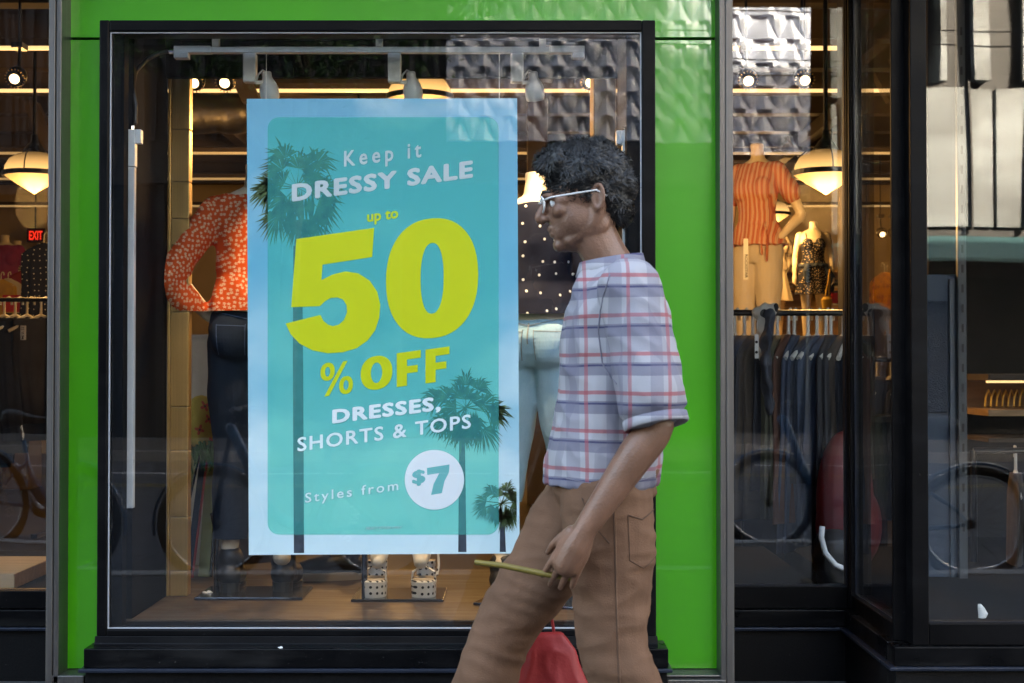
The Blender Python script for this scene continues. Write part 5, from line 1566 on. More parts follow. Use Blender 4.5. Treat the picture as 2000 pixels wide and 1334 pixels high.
def skirted(z0, z1, r0, r1, m, name='skirt', ro=.0):
    mb = MB()
    mb.loft([(0, .01, z0, r0, r0 * .8), (0, .01, (z0 + z1) / 2, (r0 + r1) / 2, (r0 + r1) / 2 * .78), (0, .005, z1, r1, r1 * .72)], 60, fold=lambda t, a: 1 + (1 - t) * .045 * math.sin(a * 11 + 2))
    return (name, mb.mesh(name), m)
def coral(arms):
    jm_ = jeans_mesh(.008, 0, 1.03, .25, .01)
    fl = MB(); torso(fl, .012, .88, 1.10, bust=False, flare=lambda z: .06 * max(0, 1.05 - z) / .17)
    fl = fuse(fl, .008, 3, cloth_disp(.014, 17))
    sash = MB().loft([(0, 0, 1.045, .152, .115), (0, 0, 1.06, .156, .118), (0, 0, 1.075, .150, .113)], 32)
    sash.limb([(.10, -.10, 1.06), (.13, -.115, .96), (.12, -.11, .84)], [.012, .016, .020], 8, 4, flat=.4)
    sash.limb([(.10, -.10, 1.06), (.08, -.12, .98), (.085, -.118, .88)], [.012, .016, .018], 8, 4, flat=.4)
    return [('jeans', jm_, M['cream']), ('top', top_mesh(arms, .014, 1.0, (.066, .070, .06, .03), .25, disp=(.008, 18), blouson=False), M['stripetop']), ('peplum', fl, M['stripetop']), ('sash', sash.mesh('sash'), M['stripetop'])]
cf, _ = far_fig(1480, 281, 9.2, ('hip', 'down'), 'headless mannequin in coral striped tie top and cream trousers', coral, 0, rz=R(-32))
cf.scale = (.84, .9, 1)
def dress(arms):
    mb = MB(); torso(mb, .010, .88, 1.345, flare=lambda z: max(0, (1.0 - z)) * .16)
    bod = fuse(mb, .007, 3, cloth_disp(.004, 20))
    st = MB()
    for s in (-1, 1): st.tube([(s * .085, -.10, 1.33), (s * .095, -.075, 1.40), (s * .098, -.02, 1.437), (s * .095, .05, 1.42), (s * .085, .095, 1.34)], .006, 6)
    ja = MB().loft([(0, .0, .985, .195, .142), (0, 0, 1.03, .192, .138)], 32)
    ja.limb([(-.08, -.13, 1.0), (-.10, -.155, .93), (-.09, -.15, .82)], [.03, .036, .03], 10, 4)
    ja.limb([(.13, -.06, 1.0), (.20, -.02, .86), (.19, .0, .68)], [.035, .07, .06], 12, 4)
    ja.limb([(.05, .13, 1.0), (.05, .17, .84), (.04, .15, .68)], [.10, .13, .10], 12, 4, flat=.35)
    return [('bodice', bod, M['dressprint']), skirted(.64, 1.0, .235, .175, M['dressprint']), ('strap', st.mesh('strap'), M['dressprint']), ('tied_jacket', fuse(ja, .008, 2, cloth_disp(.01, 20)), M['navycloth'])]
far_fig(1589, 433, 16.2, ('down', 'down'), 'headless mannequin in navy sprigged short dress with jacket round waist', dress, 0, rz=R(-8), scale=.86)
def lace(arms):
    return [('top', top_mesh(arms, .016, .98, (.072, .085, .06, .03), .35, disp=(.008, 22)), M['lace']), skirted(.58, 1.02, .26, .16, M['lace'])]
far_fig(1512, 440, 16.6, ('hip', 'down'), 'mannequin in cream lace dress half behind the coral striped one', lace, 0, rz=R(25), scale=.86)
table(1470, 1655, 16.4, Z(433, 16.2) - 1.565 * .86 - .004, 'long wooden table under the two dress mannequins')
table(1435, 1560, 9.0, Z(281, 9.0) - 1.57, 'dark table under the coral striped mannequin hidden behind the clothes rail', 'ceilingdark')
# straw bag and red price card by the dress mannequin
c = P(1615, 585, 15.9)
t = thing('straw_bag', 'yellow straw bag with long handles hanging from the dress mannequin hand', 'bag', c)
MB().loft([(c.x, c.y, c.z - .10, .05, .03), (c.x, c.y, c.z, .06, .035), (c.x, c.y, c.z + .03, .035, .02)], 16).build('bag_body', M['goldcloth'], t)
for o_ in (-.02, .02): MB().tube([(c.x + o_, c.y, c.z + .02), (c.x + o_ * .4 + .02, c.y, c.z + .18), (c.x + .035, c.y, c.z + .33)], .008, 6).build('bag_handle', M['goldcloth'], t)
tag(MB().box(X(1624, 16), X(1636, 16), 10.99, 11.0, Z(592, 16), Z(572, 16)).build('price_card', M['redsign']), 'small red price card standing by the straw bag', 'card')

# --- corner window group: magenta top, striped top, SALE card on its box
def mag(arms): return [('top', top_mesh(arms, .02, 1.0, (.07, .06, .05, .03), 0.01 if 0 else .3, disp=(.006, 18)), M['magenta']), ('shorts', jeans_mesh(.014, 0, 1.03, .66, .02), M['denim_mid'])]
def bws(arms): return [('top', top_mesh(arms, .02, 1.0, (.07, .06, .05, .03), .3, disp=(.006, 18)), M['bwstripe']), ('shorts', jeans_mesh(.014, 0, 1.03, .66, .02), M['denim_mid'])]
far_fig(9, 459, 15.4, ('down', 'down'), 'mannequin in magenta top and denim shorts in the corner window', mag, 0, rz=R(10), scale=.88)
far_fig(33, 470, 16.0, ('down', 'down'), 'mannequin in striped cream top beside the magenta one', bws, 0, rz=R(20), scale=.88)
table(-40, 62, 15.7, Z(459, 15.4) - 1.565 * .88 - .005, 'wooden table under the magenta and striped mannequins')
sb = thing('sale_card', 'red card printed SALE standing on a dark box', 'sign', (X(31, 13), 8, Z(610, 13)))
MB().box(X(5, 13), X(57, 13), 7.99, 8.01, Z(609.5, 13), Z(576, 13)).build('card', M['redsign'], sb)
def free_text(txt, px0, px1, pyb, cap, d, m, name, parent, bold=.02, vertical=False, flip=False):
    c = bpy.data.curves.new('t', 'FONT'); c.body = txt; c.offset = bold
    o = bpy.data.objects.new('t', c); COL.objects.link(o)
    dg = bpy.context.evaluated_depsgraph_get(); dg.update()
    me = bpy.data.meshes.new_from_object(o.evaluated_get(dg)); bpy.data.objects.remove(o)
    xs = [v.co.x for v in me.vertices]; a_, b_ = min(xs), max(xs); ch = .73 + bold
    off = root_loc(parent)
    for v in me.vertices:
        t_ = (v.co.x - a_) / (b_ - a_)
        if vertical: p = P(px0 + v.co.y / ch * cap, pyb + t_ * (px1 - pyb), d)     # reads downward: px1 is the end row
        else: p = P(px0 + t_ * (px1 - px0), pyb - v.co.y / ch * cap, d)
        v.co = p - off
    me.name = name
    return link(name, me, m, parent)
free_text('SALE', 20, 41, 590.5, 10, 12.98, M['paper'], 'lettering', sb, .01)
wallbox('card_box', 'dark box carrying the red SALE card', 'box', 5, 58, 12.9, 611, M['beam'], dy=.35)
ex = thing('exit_sign', 'red glowing EXIT sign at the back of the corner window', 'sign', P(68, 460, 18.0))
MB().box(X(52, 18.1), X(86, 18.1), 13.09, 13.13, Z(472, 18.1), Z(446, 18.1)).build('backing', M['ceilingdark'], ex)
free_text('EXIT', 57, 83, 468, 18, 18.0, M['exit_glow'], 'lettering', ex, .012)
MB().tube([P(69, 446, 18.12), V((P(69, 446, 18.12).x, 13.12, ZC - .002))], .01, 6).build('drop_rod', M['blackmetal'], ex)

# --- hanging garments
def garment_mesh(kind, seed):
    r = random.Random(seed)
    ln = {'shirt': .78, 'coat': .95, 'jeans': .92}[kind]
    w0 = {'shirt': .22, 'coat': .24, 'jeans': .19}[kind]
    ph = [r.uniform(0, 6) for _ in range(4)]
    if kind == 'jeans': secs = [(0, 0, 0, w0, .02), (0, 0, -.02, w0, .024), (0, 0, -.3, w0 * 1.04, .032), (0, 0, -.6, w0 * .95, .03), (0, 0, -ln, w0 * .85, .032)]
    else: secs = [(0, 0, .02, .05, .03), (0, 0, -.01, .10, .032), (0, 0, -.05, .18, .034), (0, 0, -.10, w0, .036), (0, 0, -.25, w0 * 1.02, .034), (0, 0, -.45, w0 * .97, .034), (0, 0, -.65, w0 * 1.0, .038), (0, 0, -ln, w0 * 1.04, .040)]
    mb = MB()
    mb.loft(secs, 40, fold=lambda t, a: 1 + .10 * t * math.sin(a * 5 + ph[0]) + .10 * t * math.sin(a * 9 + ph[1] + t * 2))
    me = mb.mesh('garment')
    for p in me.polygons: p.use_smooth = len(p.vertices) == 4
    return me
def hanger_mesh():
    mb = MB()
    mb.tube([(-.20, 0, -.085), (-.10, 0, -.03), (0, 0, .02), (.10, 0, -.03), (.20, 0, -.085)], .011, 8)
    mb.tube([(0, 0, .02), (0, 0, .10), (.012, 0, .125), (.03, 0, .135), (.045, 0, .12), (.045, 0, .085)], .008, 6)
    return mb.mesh('hanger')
hmesh = hanger_mesh()
def rack(x0, x1, y, z, n, kinds, mats_, group, lab, ry, rname, rlabel, legs=True):
    t = thing('clothes_rail', rlabel, 'clothes rail', ((x0 + x1) / 2, y, .14))
    MB().tube([(x0, y, z), (x1, y, z)], .014, 10).build('rail', M['blackmetal'], t)
    if legs:
        for a in (x0, x1):
            MB().tube([(a, y, z), (a, y, .145)], .016, 8).build('post', M['blackmetal'], t)
            MB().box(a - .02, a + .02, y - .28, y + .28, .14, .165).build('foot', M['blackmetal'], t)
    meshes = [garment_mesh(k, i) for i, k in enumerate(kinds)]
    for i in range(n):
        xx = x0 + (i + .7 + rnd.uniform(-.3, .3)) * (x1 - x0) / (n + .4)
        g = thing('hanging_garment', lab(i), 'garment', (xx, y, z - .118), group, ry + rnd.uniform(-.12, .12))
        k = i % len(meshes)
        h = bpy.data.objects.new('hanger', hmesh); COL.objects.link(h); h.parent = g
        if not hmesh.materials: hmesh.materials.append(M['clearplastic'])
        me = meshes[k] if meshes[k].users == 0 or meshes[k].materials[0] == mats_[i % len(mats_)] else meshes[k].copy()
        if len(me.materials): me.materials[0] = mats_[i % len(mats_)]
        else: me.materials.append(mats_[i % len(mats_)])
        o = bpy.data.objects.new('cloth', me); COL.objects.link(o); o.parent = g
        o.scale = (rnd.uniform(.82, 1.08), rnd.uniform(.8, 1.3), rnd.uniform(.72, 1.08)); o.rotation_euler = (rnd.uniform(-.03, .03), rnd.uniform(-.05, .05), 0)
zr = Z(611, 6.55)
blues = [mat('slate_denim', (.038, .052, .085), .9, var=.15), mat('grey_denim', (.030, .038, .056), .9, var=.15), mat('pale_chambray', (.065, .085, .125), .9, var=.12)]
darks = [mat('charcoal_cloth', (.035, .035, .04), .9, var=.2), mat('brown_cloth', (.06, .045, .035), .9, var=.2), mat('ink_cloth', (.018, .024, .04), .9, var=.2)]
NR = 17
rack(X(1440, 6.55) - .12, X(1690, 6.55), 1.55, zr, NR, ['shirt', 'coat', 'shirt', 'coat'], blues[:2] + [blues[2], blues[0]] + darks + [mat('olive_cloth', (.05, .05, .03), .9), mat('rust_cloth', (.09, .035, .02), .9)], 'shirts crowded on the rail by the window',
     lambda i: f'{("slate blue", "grey blue", "pale blue", "slate blue", "charcoal", "brown", "ink blue", "olive", "rust")[i % 9]} garment, {ordn[i]} on the rail under the coral mannequin', R(62), 'r', 'black rail crowded with blue garments behind the recessed window')
rack(X(1660, 8.6), X(1775, 8.6) + .5, 3.6, Z(716, 8.6) + .04, 9, ['coat', 'shirt', 'jeans'], darks + [blues[0]], 'jackets on the rail behind the side window',
     lambda i: f'dark jacket, {ordn[i]} on the rail behind the narrow side window', R(40), 'r', 'black clothes rail of dark jackets behind the narrow side window')
rack(X(-120, 9.5), X(96, 9.5), 4.5, Z(622, 9.5) + .12, 9, ['jeans'], [M['denim_dark'], darks[2], darks[0]], 'dark jeans hanging in the corner window',
     lambda i: f'dark denim jeans, {ordn[i]} on the corner window rail', R(25), 'r', 'clothes rail of dark jeans in the corner window')
# garments hanging on store walls
def wallg(px, py, d, kind, m, label, s=1.0, rz=0.0):
    g = thing('hanging_garment', label, 'garment', P(px, py, d), 'garments hung around the store', rz)
    me = garment_mesh(kind, int(px)); me.materials.append(m)
    o = bpy.data.objects.new('cloth', me); COL.objects.link(o); o.parent = g
    h = bpy.data.objects.new('hanger', hmesh); COL.objects.link(h); h.parent = g
    g.scale = (s,) * 3
wallg(86, 478, 12.0, 'coat', M['polka'], 'navy dotted long garment at the edge of the corner window', .75)
wallg(2, 548, 14.2, 'coat', M['goldcloth'], 'gold dress hanging under the magenta mannequin', .6)
wallg(16, 546, 14.3, 'coat', M['cream'], 'cream dress hanging beside the gold one', .55)
wallg(47, 530, 14.4, 'coat', M['redcloth'], 'dull red garment hanging beside the SALE card', .6)
wallg(1122, 535, 9.0, 'shirt', dots_mat('orange_hibiscus', (.70, .26, .02), (.25, .04, .06), 14, .35, petals=5, randomness=1.0), 'orange flowered shirt on the peg board behind the person', .5, R(55))
# folded jeans tag, price tags
tg = thing('swing_tag', 'long white jeans tag hanging in the corner window', 'tag', P(45, 650, 9.2))
MB().box(X(40, 9.2), X(50.5, 9.2), 4.199, 4.203, Z(664, 9.2), Z(636, 9.2)).build('card', M['paper'], tg)
free_text('32 SLIM', 42, 662, 638, 5, 9.196, M['black_ink'], 'lettering', tg, .01, vertical=True)
tr_ = thing('jeans_tag', 'tall white tag lettered ROCKSTAR on the cream trousers', 'tag', P(1458, 505, 8.7))
MB().box(X(1452.5, 8.7), X(1462, 8.7), 3.70, 3.704, Z(546, 8.7), Z(466, 8.7)).build('card', M['paper'], tr_)
free_text('ROCKSTAR', 1455, 543, 497, 6, 8.696, M['black_ink'], 'lettering', tr_, .015, vertical=True)
tw = thing('swing_tag', 'white paper tag hanging on the blue garments by the dark ornament', 'tag', P(1477, 675, 6.3))
MB().box(X(1474, 6.3), X(1481.5, 6.3), 1.298, 1.30, Z(700, 6.3), Z(653, 6.3)).build('card', M['paper'], tw)
MB().tube([P(1478, 653, 6.3), P(1480, 625, 6.3)], .0015, 5).build('cord', M['paper'], tw)
MB().lathe(P(1477.5, 668, 6.294), [(.001, .002), (.006, .002), (.006, 0), (.001, 0)], 14, axis=(0, -1, 0)).build('print_mark', M['black_ink'], tw)
MB().lathe(P(1477.5, 688, 6.294), [(.001, .002), (.006, .002), (.006, 0), (.001, 0)], 14, axis=(0, -1, 0)).build('print_mark', M['black_ink'], tw)
sc_ = MB()
cc_ = P(1492, 612, 6.35)
sc_.ell(cc_, .045, .02, .04).ell(cc_ + V((.035, 0, .015)), .03, .02, .03).limb([cc_, cc_ + V((-.005, -.01, -.12)), cc_ + V((.01, -.01, -.26))], [.03, .025, .018], 10, 4)
so_ = fuse(sc_, .005, 2, cloth_disp(.014, 40)); tag(link('knotted_scarf', so_, dots_mat('scarf', (.55, .5, .42), (.02, .02, .02), 18, .35, randomness=1.0)), 'pale scarf with dark blotches knotted over the end of the rail', 'scarf')
gsl = MB().limb([cc_ + V((.02, -.02, -.02)), cc_ + V((.0, -.03, -.22)), cc_ + V((.02, -.03, -.42))], [.035, .05, .02], 12, 4, flat=.5)
tag(link('dark_scarf', fuse(gsl, .006, 2, cloth_disp(.02, 24)), M['ink_trunk']), 'dark green scarf hanging below the pale knotted one', 'scarf')

# low plank bench in the corner window and window floors
tag(MB().box(-4.0, X(85, 6.3), .95, 1.5, Z(1126, 6.3), Z(1098, 6.3)).build('plank_bench', M['plank'], bevel=.004), 'pale wooden plank along the bottom of the corner window', 'bench')
struct(MB().box(-4.2, -1.55, .80, 2.2, .1405, Z(1126, 6.3) - .002), 'window_floor', M['inner'])
struct(MB().box(.75, 1.25, .805, 2.4, .1405, Z(1135, 6.2)), 'window_floor', M['inner'])
# red child seat like toy behind the recessed window
rs = thing('red_stroller', 'dark red rounded stroller with a pale curved stripe behind the recessed window', 'stroller', (X(1625, 6.25), 1.25, Z(1120, 6.25)))
c = P(1650, 980, 6.25)
mb = MB().ell(c, .12, .12, .30, 20, 14).ell(c + V((.02, .02, -.10)), .14, .12, .20, 20, 14)
link('hood', shift_mesh(fuse(mb, .008, 3), rs.location), mat('deep_red', (.16, .006, .008), .5), rs, smooth=True)
MB().tube([P(1606, 1028, 6.10), P(1604, 1050, 6.10), P(1612, 1080, 6.09), P(1632, 1104, 6.09), P(1656, 1114, 6.09)], .012, 8).build('curved_stripe', M['white_paint'], rs, smooth=True)
MB().limb([P(1640, 1080, 6.2), P(1640, 1122, 6.2)], [.12, .10], 16, 3).build('base', M['blackmetal'], rs, smooth=True)

cb = thing('filler_cabinet', 'added low dark cabinet hiding the bright wall behind the blue garment rail', 'cabinet', (1.45, 2.7, .14))
MB().box(.72, 2.05, 2.6, 3.0, .14, .95).build('carcass', M['ceilingdark'], cb, bevel=.004)  # dark block added to cover the brightly lit wall gap
for k in range(3): MB().box(.74 + k * .437, 1.165 + k * .437, 2.585, 2.5995, .18, .92).build('door', M['inner'], cb, bevel=.002)
# --- inside the street front bay: screen, slotted posts, shelf of empty hangers
bd = 6.4
sc2 = thing('fixture_screen', 'blue grey tall mesh screen inside the street front window', 'screen', (X(1825, bd), bd - 5, .14))
bg_ = mat('blue_screen', (.028, .052, .085), .6, var=.06)
MB().box(X(1770, bd), X(1872, bd), bd - 5, bd - 4.96, .14, Z(536, bd)).build('board', bg_, sc2, bevel=.003)
MB().box(X(1805, bd), X(1848, bd), bd - 5.012, bd - 5.001, Z(805, bd), Z(588, bd)).build('mesh_panel', mat('blue_mesh', (.022, .042, .070), .5, bump=1.0, bscale=200), sc2, bevel=.002)
MB().box(X(1852, bd), X(1863, bd), bd - 5.02, bd - 5.001, .3, Z(545, bd)).build('edge_post', mat('blue_post', (.06, .085, .11), .4), sc2, bevel=.003)
def slotted(px, d, label):
    x = X(px, d)
    t = thing('slotted_post', label, 'post', (x, d - 5, .14), 'slotted shelf posts in the street front window')
    MB().box(x - .018, x + .018, d - 5, d - 4.97, .14, ZC - .4).build('post', mat('post_grey', (.045, .052, .056), .5), t, bevel=.002)
    for k in range(26): MB().box(x - .005, x + .005, d - 5.003, d - 5.0005, .5 + k * .085, .535 + k * .085).build('slot', M['black_ink'], t)
slotted(1880, 6.35, 'grey slotted shelf post beside the blue mesh screen')
struct(MB().box(X(1815, 7.9), 4.2, 2.9, 3.0, .14, ZC), 'bay_dark_partition', M['ceilingdark'])  # dark partition added to keep the bay interior dim
struct(MB().box(IN + .06, 4.2, .06, 2.9, .1405, .30), 'window_floor', M['inner'])
hs = thing('hanger_shelf', 'warm lit shelf stacked with empty hangers in the street front window', 'shelf', (X(1950, 7.4), 2.4, Z(795, 7.4)))
MB().box(X(1892, 7.4), X(2100, 7.4), 2.1, 2.5, Z(797, 7.4) - .03, Z(797, 7.4)).build('board', M['wood'], hs)
MB().box(X(1892, 7.4), X(2100, 7.4), 2.5, 2.52, Z(797, 7.4), Z(742, 7.4)).build('back', M['wood'], hs)
MB().box(X(1892, 7.4), X(2100, 7.4), 2.1, 2.5, Z(742, 7.4), Z(742, 7.4) + .03).build('top_board', M['beam'], hs)
MB().box(X(1894, 7.4), X(2098, 7.4), 2.12, 2.15, Z(742, 7.4) - .012, Z(742, 7.4) - .001).build('tube', M['tube_glow'], hs)
for k in range(22):
    x = X(1898, 7.4) + k * .028
    g = MB().tube([(x, 2.2, Z(797, 7.4) + .012), (x + .02, 2.25, Z(797, 7.4) + .055), (x + .06, 2.33, Z(797, 7.4) + .09), (x + .10, 2.42, Z(797, 7.4) + .06)], .005, 6).build('wooden_hanger', M['goldcloth'])
    tag(g, f'empty wooden hanger, {ordw(k)} in the stack on the warm lit shelf', 'hanger', 'wooden hangers stacked on the lit shelf')
    g['group'] = 'wooden hangers stacked on the lit shelf'
MB().box(X(1892, 7.4), X(2100, 7.4), 2.1, 2.5, Z(858, 7.4), Z(850, 7.4)).build('lower_board', M['beam'], hs)
rack(X(1900, 6.9), 3.6, 1.9, Z(880, 6.9), 7, ['shirt', 'jeans'], [darks[1], darks[0], darks[0], darks[2]], 'garments on the low rail in the street front window',
     lambda i: f'{("brown", "charcoal", "black", "ink blue")[i % 4]} garment, {ordn[i]} on the low rail in the street front window', R(70), 'r', 'low clothes rail under the lit hanger shelf')
c = P(1918, 1190, 5.35)
tag(MB().loft([(c.x, c.y, .3005, .014, .010), (c.x + .004, c.y, .315, .018, .012), (c.x - .004, c.y, .338, .012, .01), (c.x - .009, c.y, .350, .006, .005)], 12).build('paper_bag_scrap', M['paper']), 'crumpled white paper standing on the street front window floor', 'litter')
# ================================================================ ACROSS THE STREET (seen in the panes)
OY = -20.0
ob = thing('opposite_building', 'building across the street clad in pale embossed panels over dark shopfronts', 'building', (2, OY - 3, 0))
fx0_, fx1_, fz0_ = -1.1, 5.35, 5.0
cell = .415
nx, nz = int((fx1_ - fx0_) / cell) + 1, 18
mb = MB()
D1, D2 = .19, .13
for j in range(nz):
    for i in range(nx):
        x0, z0 = fx0_ + i * cell, fz0_ + j * cell
        def q(u, v, d): return (x0 + u * cell, OY + d, z0 + v * cell)
        # upright pointed pyramid in the middle of the cell
        A, B_, T_, Mb = q(.0, 0, 0), q(1, 0, 0), q(.5, 1, 0), q(.5, 0, D1)
        mb.add([A, Mb, T_], [(0, 1, 2)]); mb.add([Mb, B_, T_], [(0, 1, 2)]); mb.add([A, B_, Mb], [(0, 2, 1)])
        # curved leaf halves hanging between neighbouring points
        for c0_, sgn in ((0.0, 1), (1.0, -1)):
            tipp = (c0_, 0)
            K = 6
            rows = []
            for k in range(K + 1):
                v = k / K
                xe = c0_ + sgn * .5 * v                                 # along the pyramid edge
                bul = D2 * math.sin(math.pi * min(v * .62, 1)) 
                rows.append((q(c0_, v, bul * (1 if v < .97 else .55)), q((c0_ + xe) / 2 + sgn * .06 * math.sin(math.pi * v), v, bul * .75), q(xe, v, 0)))
            for k in range(K):
                a_, b_ = rows[k], rows[k + 1]
                for s_ in range(2): mb.add([a_[s_], a_[s_ + 1], b_[s_ + 1], b_[s_]], [(0, 1, 2, 3) if sgn > 0 else (3, 2, 1, 0)])
            mb.add([rows[K][0], rows[K][1], rows[K][2], q(c0_, 1, 0)], [(0, 1, 2, 3) if sgn > 0 else (3, 2, 1, 0)])
pc = mb.build('embossed_cladding', M['facadepanel'], ob, smooth=False, normals=False)
MB().box(fx0_, fx1_, OY - 10, OY - .01, 4.6, 13).build('upper_storey', M['opp_dark'], ob)
MB().box(-14, fx1_, OY - .3, OY + .02, 4.3, 4.99).build('fascia', M['opp_dark'], ob)
MB().box(-14, fx1_, OY - .3, OY - .25, 0, 4.299).build('shop_glass', M['opp_shop'], ob)
for x in range(-14, 6, 2): MB().box(x, x + .12, OY - .249, OY - .1, 0, 4.299).build('mullion', M['opp_dark'], ob)
rb = MB()
for k in range(62):
    x = -14 + k * .208
    rb.box(x, x + .10, OY - .02, OY + .05, 5.0, 12.5)
rb.box(-14, fx0_ - .01, OY - 10, OY - .021, 4.6, 12.5)
rb.build('ribbed_cladding', M['opp_rib'], ob)
wb = thing('white_building', 'white panelled building across the street beyond the embossed one', 'building', (10, OY - 3, 0))
MB().box(5.4, 16, OY - 10, OY - .001, 0, 13).build('wall', M['opp_dark'], wb)
r5 = random.Random(11)
x = 5.55
while x < 15.4:
    w_ = r5.choice((.34, .55, .80, 1.1))
    MB().box(x, x + w_, OY, OY + .10, 3.55, 5.9).build('white_panel', M['opp_white'], wb, bevel=.01)
    x += w_ + r5.choice((.05, .05, .16, .34))
x = 5.6
while x < 15.4:
    w_ = r5.choice((.10, .16, .30))
    MB().box(x, x + w_, OY, OY + r5.choice((.2, .35)), 6.0, 9.6).build('fin', M['opp_white'], wb)
    x += w_ + r5.choice((.25, .45, .7))
for k in range(10):
    x = 5.7 + k * 1.0 + r5.uniform(-.2, .2)
    MB().box(x, x + .05, OY + .101, OY + .20, 3.5, 6.0).build('rail_post', M['opp_dark'], wb)
MB().add([(5.5, OY + .01, 3.4), (15, OY + .01, 3.4), (15, OY + 1.3, 2.95), (5.5, OY + 1.3, 2.95), (5.5, OY + .01, 3.34), (15, OY + .01, 3.34), (15, OY + 1.3, 2.89), (5.5, OY + 1.3, 2.89)],
         [(0, 1, 2, 3), (4, 7, 6, 5), (0, 4, 5, 1), (1, 5, 6, 2), (2, 6, 7, 3), (3, 7, 4, 0)]).build('awning', M['awning'], wb)
for k in range(6): MB().box(5.7 + k * 1.6, 7.1 + k * 1.6, OY, OY + .02, .2, 2.7).build('shop_glass', M['opp_shop'], wb)
nb_ = thing('far_building', 'plain brown building across the street at the end of the row', 'building', (-20, OY - 3, 0))
MB().box(-34, -14.05, OY - 10, OY, 0, 11).build('wall', M['opp_rib'], nb_)
for r_ in range(3):
    for k in range(8): MB().box(-33 + k * 2.3, -31.7 + k * 2.3, OY, OY + .03, 1 + r_ * 3.3, 3 + r_ * 3.3).build('window', M['opp_shop'], nb_)
nb2 = thing('far_building', 'plain grey building across the street past the white one', 'building', (24, OY - 3, 0))
MB().box(16.1, 38, OY - 10, OY, 0, 10).build('wall', M['opp_rib'], nb2)
for r_ in range(3):
    for k in range(8): MB().box(17 + k * 2.5, 18.5 + k * 2.5, OY, OY + .03, 1 + r_ * 3, 2.9 + r_ * 3).build('window', M['opp_shop'], nb2)

# street tree at the far kerb
tr = thing('street_tree', 'leafy street tree at the far kerb reflected in the top of the window', 'tree', (-3.1, -15.0, 0))
trunk = MB().limb([(-3.1, -15.0, -.1), (-3.0, -15.0, 1.8), (-2.9, -15.1, 4.2), (-2.7, -15.0, 6.4)], [.16, .13, .11, .06], 12, 5)
for a, b in (((-2.95, -15, 3.6), (-4.6, -14.8, 6.0)), ((-2.9, -15.1, 4.0), (-1.4, -14.6, 6.2)), ((-2.9, -15.1, 4.4), (-2.6, -16.2, 6.8)), ((-2.8, -15, 5.0), (-3.6, -14.0, 7.2))):
    trunk.limb([a, V(a).lerp(V(b), .5) + V((0, 0, .2)), b], [.07, .05, .02], 8, 4)
trunk.build('trunk', M['bark'], tr, smooth=True)
cr = MB()
rt = random.Random(5)
cl_ = [(V((-2.9 + rt.uniform(-3.0, 2.4), -15 + rt.uniform(-1.5, 1.5), 5.9 + rt.uniform(-.9, 2.4))), rt.uniform(.55, 1.0)) for _ in range(46)]
for c_, r_ in cl_:
    for _ in range(170):
        d_ = V((rt.gauss(0, 1), rt.gauss(0, 1), rt.gauss(0, 1))).normalized() * r_ * rt.uniform(.3, 1) ** .5
        p = c_ + V((d_.x, d_.y, d_.z * .75))
        u_ = V((rt.uniform(-1, 1), rt.uniform(-1, 1), rt.uniform(-1.2, .2))).normalized(); v_ = u_.cross(V((rt.uniform(-1, 1), rt.uniform(-1, 1), 1))).normalized()
        l_ = rt.uniform(.07, .15); k = l_ * .3
        cr.add([p, p + u_ * l_ * .5 + v_ * k, p + u_ * l_, p + u_ * l_ * .5 - v_ * k], [(0, 1, 2, 3)])
cr.build('crown', M['leaf'], tr, normals=False)

# overhead wires
for k, (y, z0_, z1_) in enumerate(((-9.5, 4.95, 5.25), (-9.7, 5.15, 5.40), (-10.2, 4.55, 4.9), (-8.8, 4.2, 4.35))):
    p = [(-40 + i * 4, y, z0_ + (z1_ - z0_) * i / 20 - .25 * math.sin(math.pi * ((i * 4) % 40) / 40)) for i in range(21)]
    tag(MB().tube(p, .007, 6).build('overhead_wire', M['black_rubber']), ['trolley wire over the street', 'second trolley wire beside the first', 'low power cable over the street', 'lowest cable nearest the shop'][k], 'wire', 'overhead wires above the road')

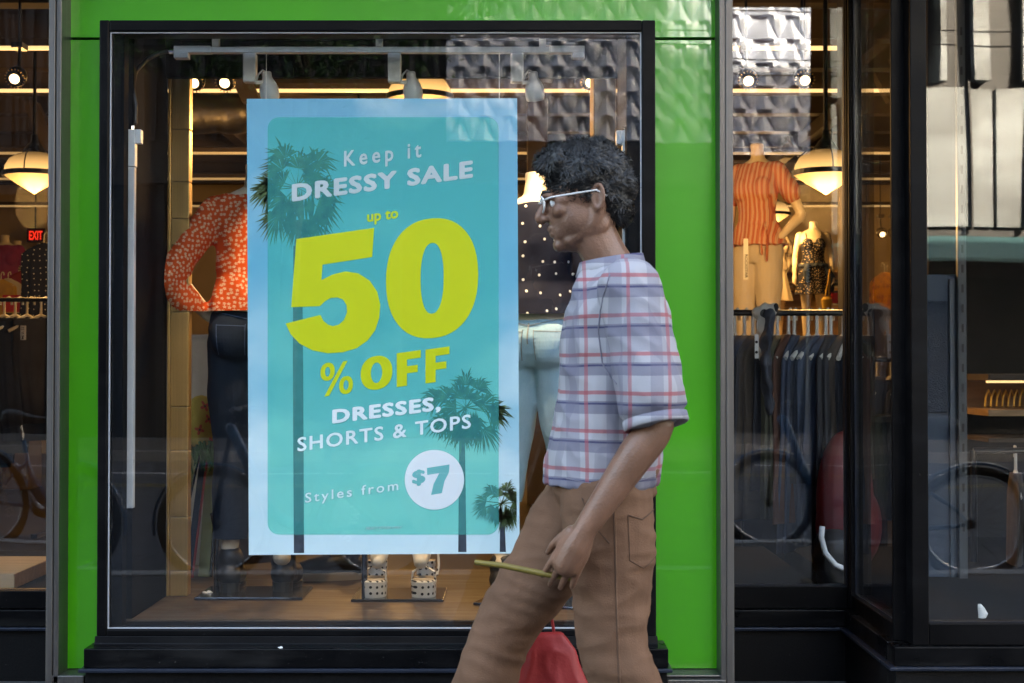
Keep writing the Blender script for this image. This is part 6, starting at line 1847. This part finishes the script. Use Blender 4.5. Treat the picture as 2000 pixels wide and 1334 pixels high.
# bicycles parked at the kerb
def bicycle(loc, rz, label, guard=True):
    t = thing('bicycle', label, 'bicycle', (0, 0, 0), 'bicycles parked along the kerb')
    Rw = .34
    for wx in (-.52, .52):
        ty = MB().tube([(wx + Rw * math.cos(a), 0, Rw + Rw * math.sin(a)) for a in [2 * math.pi * j / 40 for j in range(40)]], .024, 8, close=True).build('wheel', M['tyre'], t, smooth=True)
        MB().tube([(wx + (Rw - .035) * math.cos(a), 0, Rw + (Rw - .035) * math.sin(a)) for a in [2 * math.pi * j / 40 for j in range(40)]], .012, 6, close=True).build('rim', M['chrome'], ty, smooth=True)
        sp = MB()
        for j in range(24):
            a = 2 * math.pi * j / 24
            sp.tube([(wx, (-1) ** j * .03, Rw), (wx + (Rw - .04) * math.cos(a), 0, Rw + (Rw - .04) * math.sin(a))], .0015, 4)
        sp.lathe((wx, -.045, Rw), [(.03, 0), (.04, .02), (.04, .07), (.03, .09)], 14, axis=(0, 1, 0))
        sp.build('spokes', M['blackmetal'], ty)
        MB().tube([(wx + (Rw + .045) * math.cos(a), 0, Rw + (Rw + .045) * math.sin(a)) for a in [R(-10 + 190 * j / 24) for j in range(25)]], .03, 6, flat=.35).build('mudguard', M['blue'], t)
    fr = MB().limb([(.42, 0, .95), (.15, 0, .42), (-.08, 0, .30)], [.035, .04, .035], 10, 4)
    fr.tube([(-.08, 0, .30), (-.20, 0, .80)], .022, 10).tube([(-.08, 0, .30), (-.52, 0, .34)], .016, 8).tube([(-.18, 0, .62), (-.52, 0, .34)], .014, 8)
    fr.build('frame', M['blue'], t, smooth=True)
    MB().tube([(.40, 0, 1.02), (.46, 0, .74), (.52, -.06, .34)], .016, 8).tube([(.46, 0, .74), (.52, .06, .34)], .014, 8).build('fork', M['blackmetal'], t)
    MB().tube([(.30, -.28, 1.06), (.36, -.20, 1.08), (.42, 0, 1.06), (.36, .20, 1.08), (.30, .28, 1.06)], .013, 8).build('handlebar', M['blackmetal'], t)
    MB().tube([(-.20, 0, .80), (-.23, 0, .93)], .014, 8).build('seat_post', M['chrome'], t)
    MB().limb([(-.36, 0, .95), (-.24, 0, .955), (-.08, 0, .945)], [.075, .06, .022], 12, 4).build('saddle', M['black_rubber'], t, smooth=True)
    MB().lathe((-.08, -.06, .30), [(.02, 0), (.085, .01), (.085, .018), (.02, .03)], 20, axis=(0, 1, 0)).build('chainring', M['blackmetal'], t)
    MB().tube([(-.08, -.07, .30), (-.02, -.08, .15)], .010, 6).tube([(-.08, .07, .30), (-.14, .08, .45)], .010, 6).build('crank', M['chrome'], t)
    for s in (-1, 1): MB().box(-.07 if s < 0 else -.19, .03 if s < 0 else -.09, s * .08 - .04 if s < 0 else .08, s * .08 if s < 0 else .12, .14 if s < 0 else .44, .16 if s < 0 else .46).build('pedal', M['black_rubber'], t)
    if guard:
        g = MB().add([(-.80, .045, .20), (-.45, .045, .20), (-.33, .045, .62), (-.52, .045, .70), (-.80, .052, .20), (-.45, .052, .20), (-.33, .052, .62), (-.52, .052, .70)],
                     [(0, 1, 2, 3), (4, 7, 6, 5), (0, 4, 5, 1), (1, 5, 6, 2), (2, 6, 7, 3), (3, 7, 4, 0)]).build('skirt_guard', M['blue'], t)
        c = bpy.data.curves.new('t', 'FONT'); c.body = 'Shaw) Go'; c.size = .10; c.offset = .004
        o = bpy.data.objects.new('t', c); COL.objects.link(o)
        dg = bpy.context.evaluated_depsgraph_get(); dg.update()
        me = bpy.data.meshes.new_from_object(o.evaluated_get(dg)); bpy.data.objects.remove(o)
        me.transform(Matrix.Translation((-.55, .0535, .66)) @ Matrix.Rotation(R(-68), 4, 'Y') @ Matrix.Rotation(R(90), 4, 'X') @ Matrix.Diagonal((-1, 1, 1, 1)) if False else
                     Matrix.Translation((-.46, .0545, .60)) @ Matrix.Rotation(R(70), 4, 'Y') @ Matrix.Rotation(math.pi, 4, 'Z') @ Matrix.Rotation(R(90), 4, 'X') @ Matrix.Translation((-.40, 0, 0)))
        link('lettering', me, M['paper'], g)
    t.location = loc; t.rotation_euler = (0, 0, rz)
    return t
bicycle((2.40, -4.45, -.13), math.pi, 'black and blue bicycle parked near the street front window', False)
bicycle((-1.35, -4.40, -.13), math.pi, 'blue hire bicycle parked opposite the poster')
bicycle((-3.35, -4.45, -.13), 0, 'blue hire bicycle parked opposite the corner window')
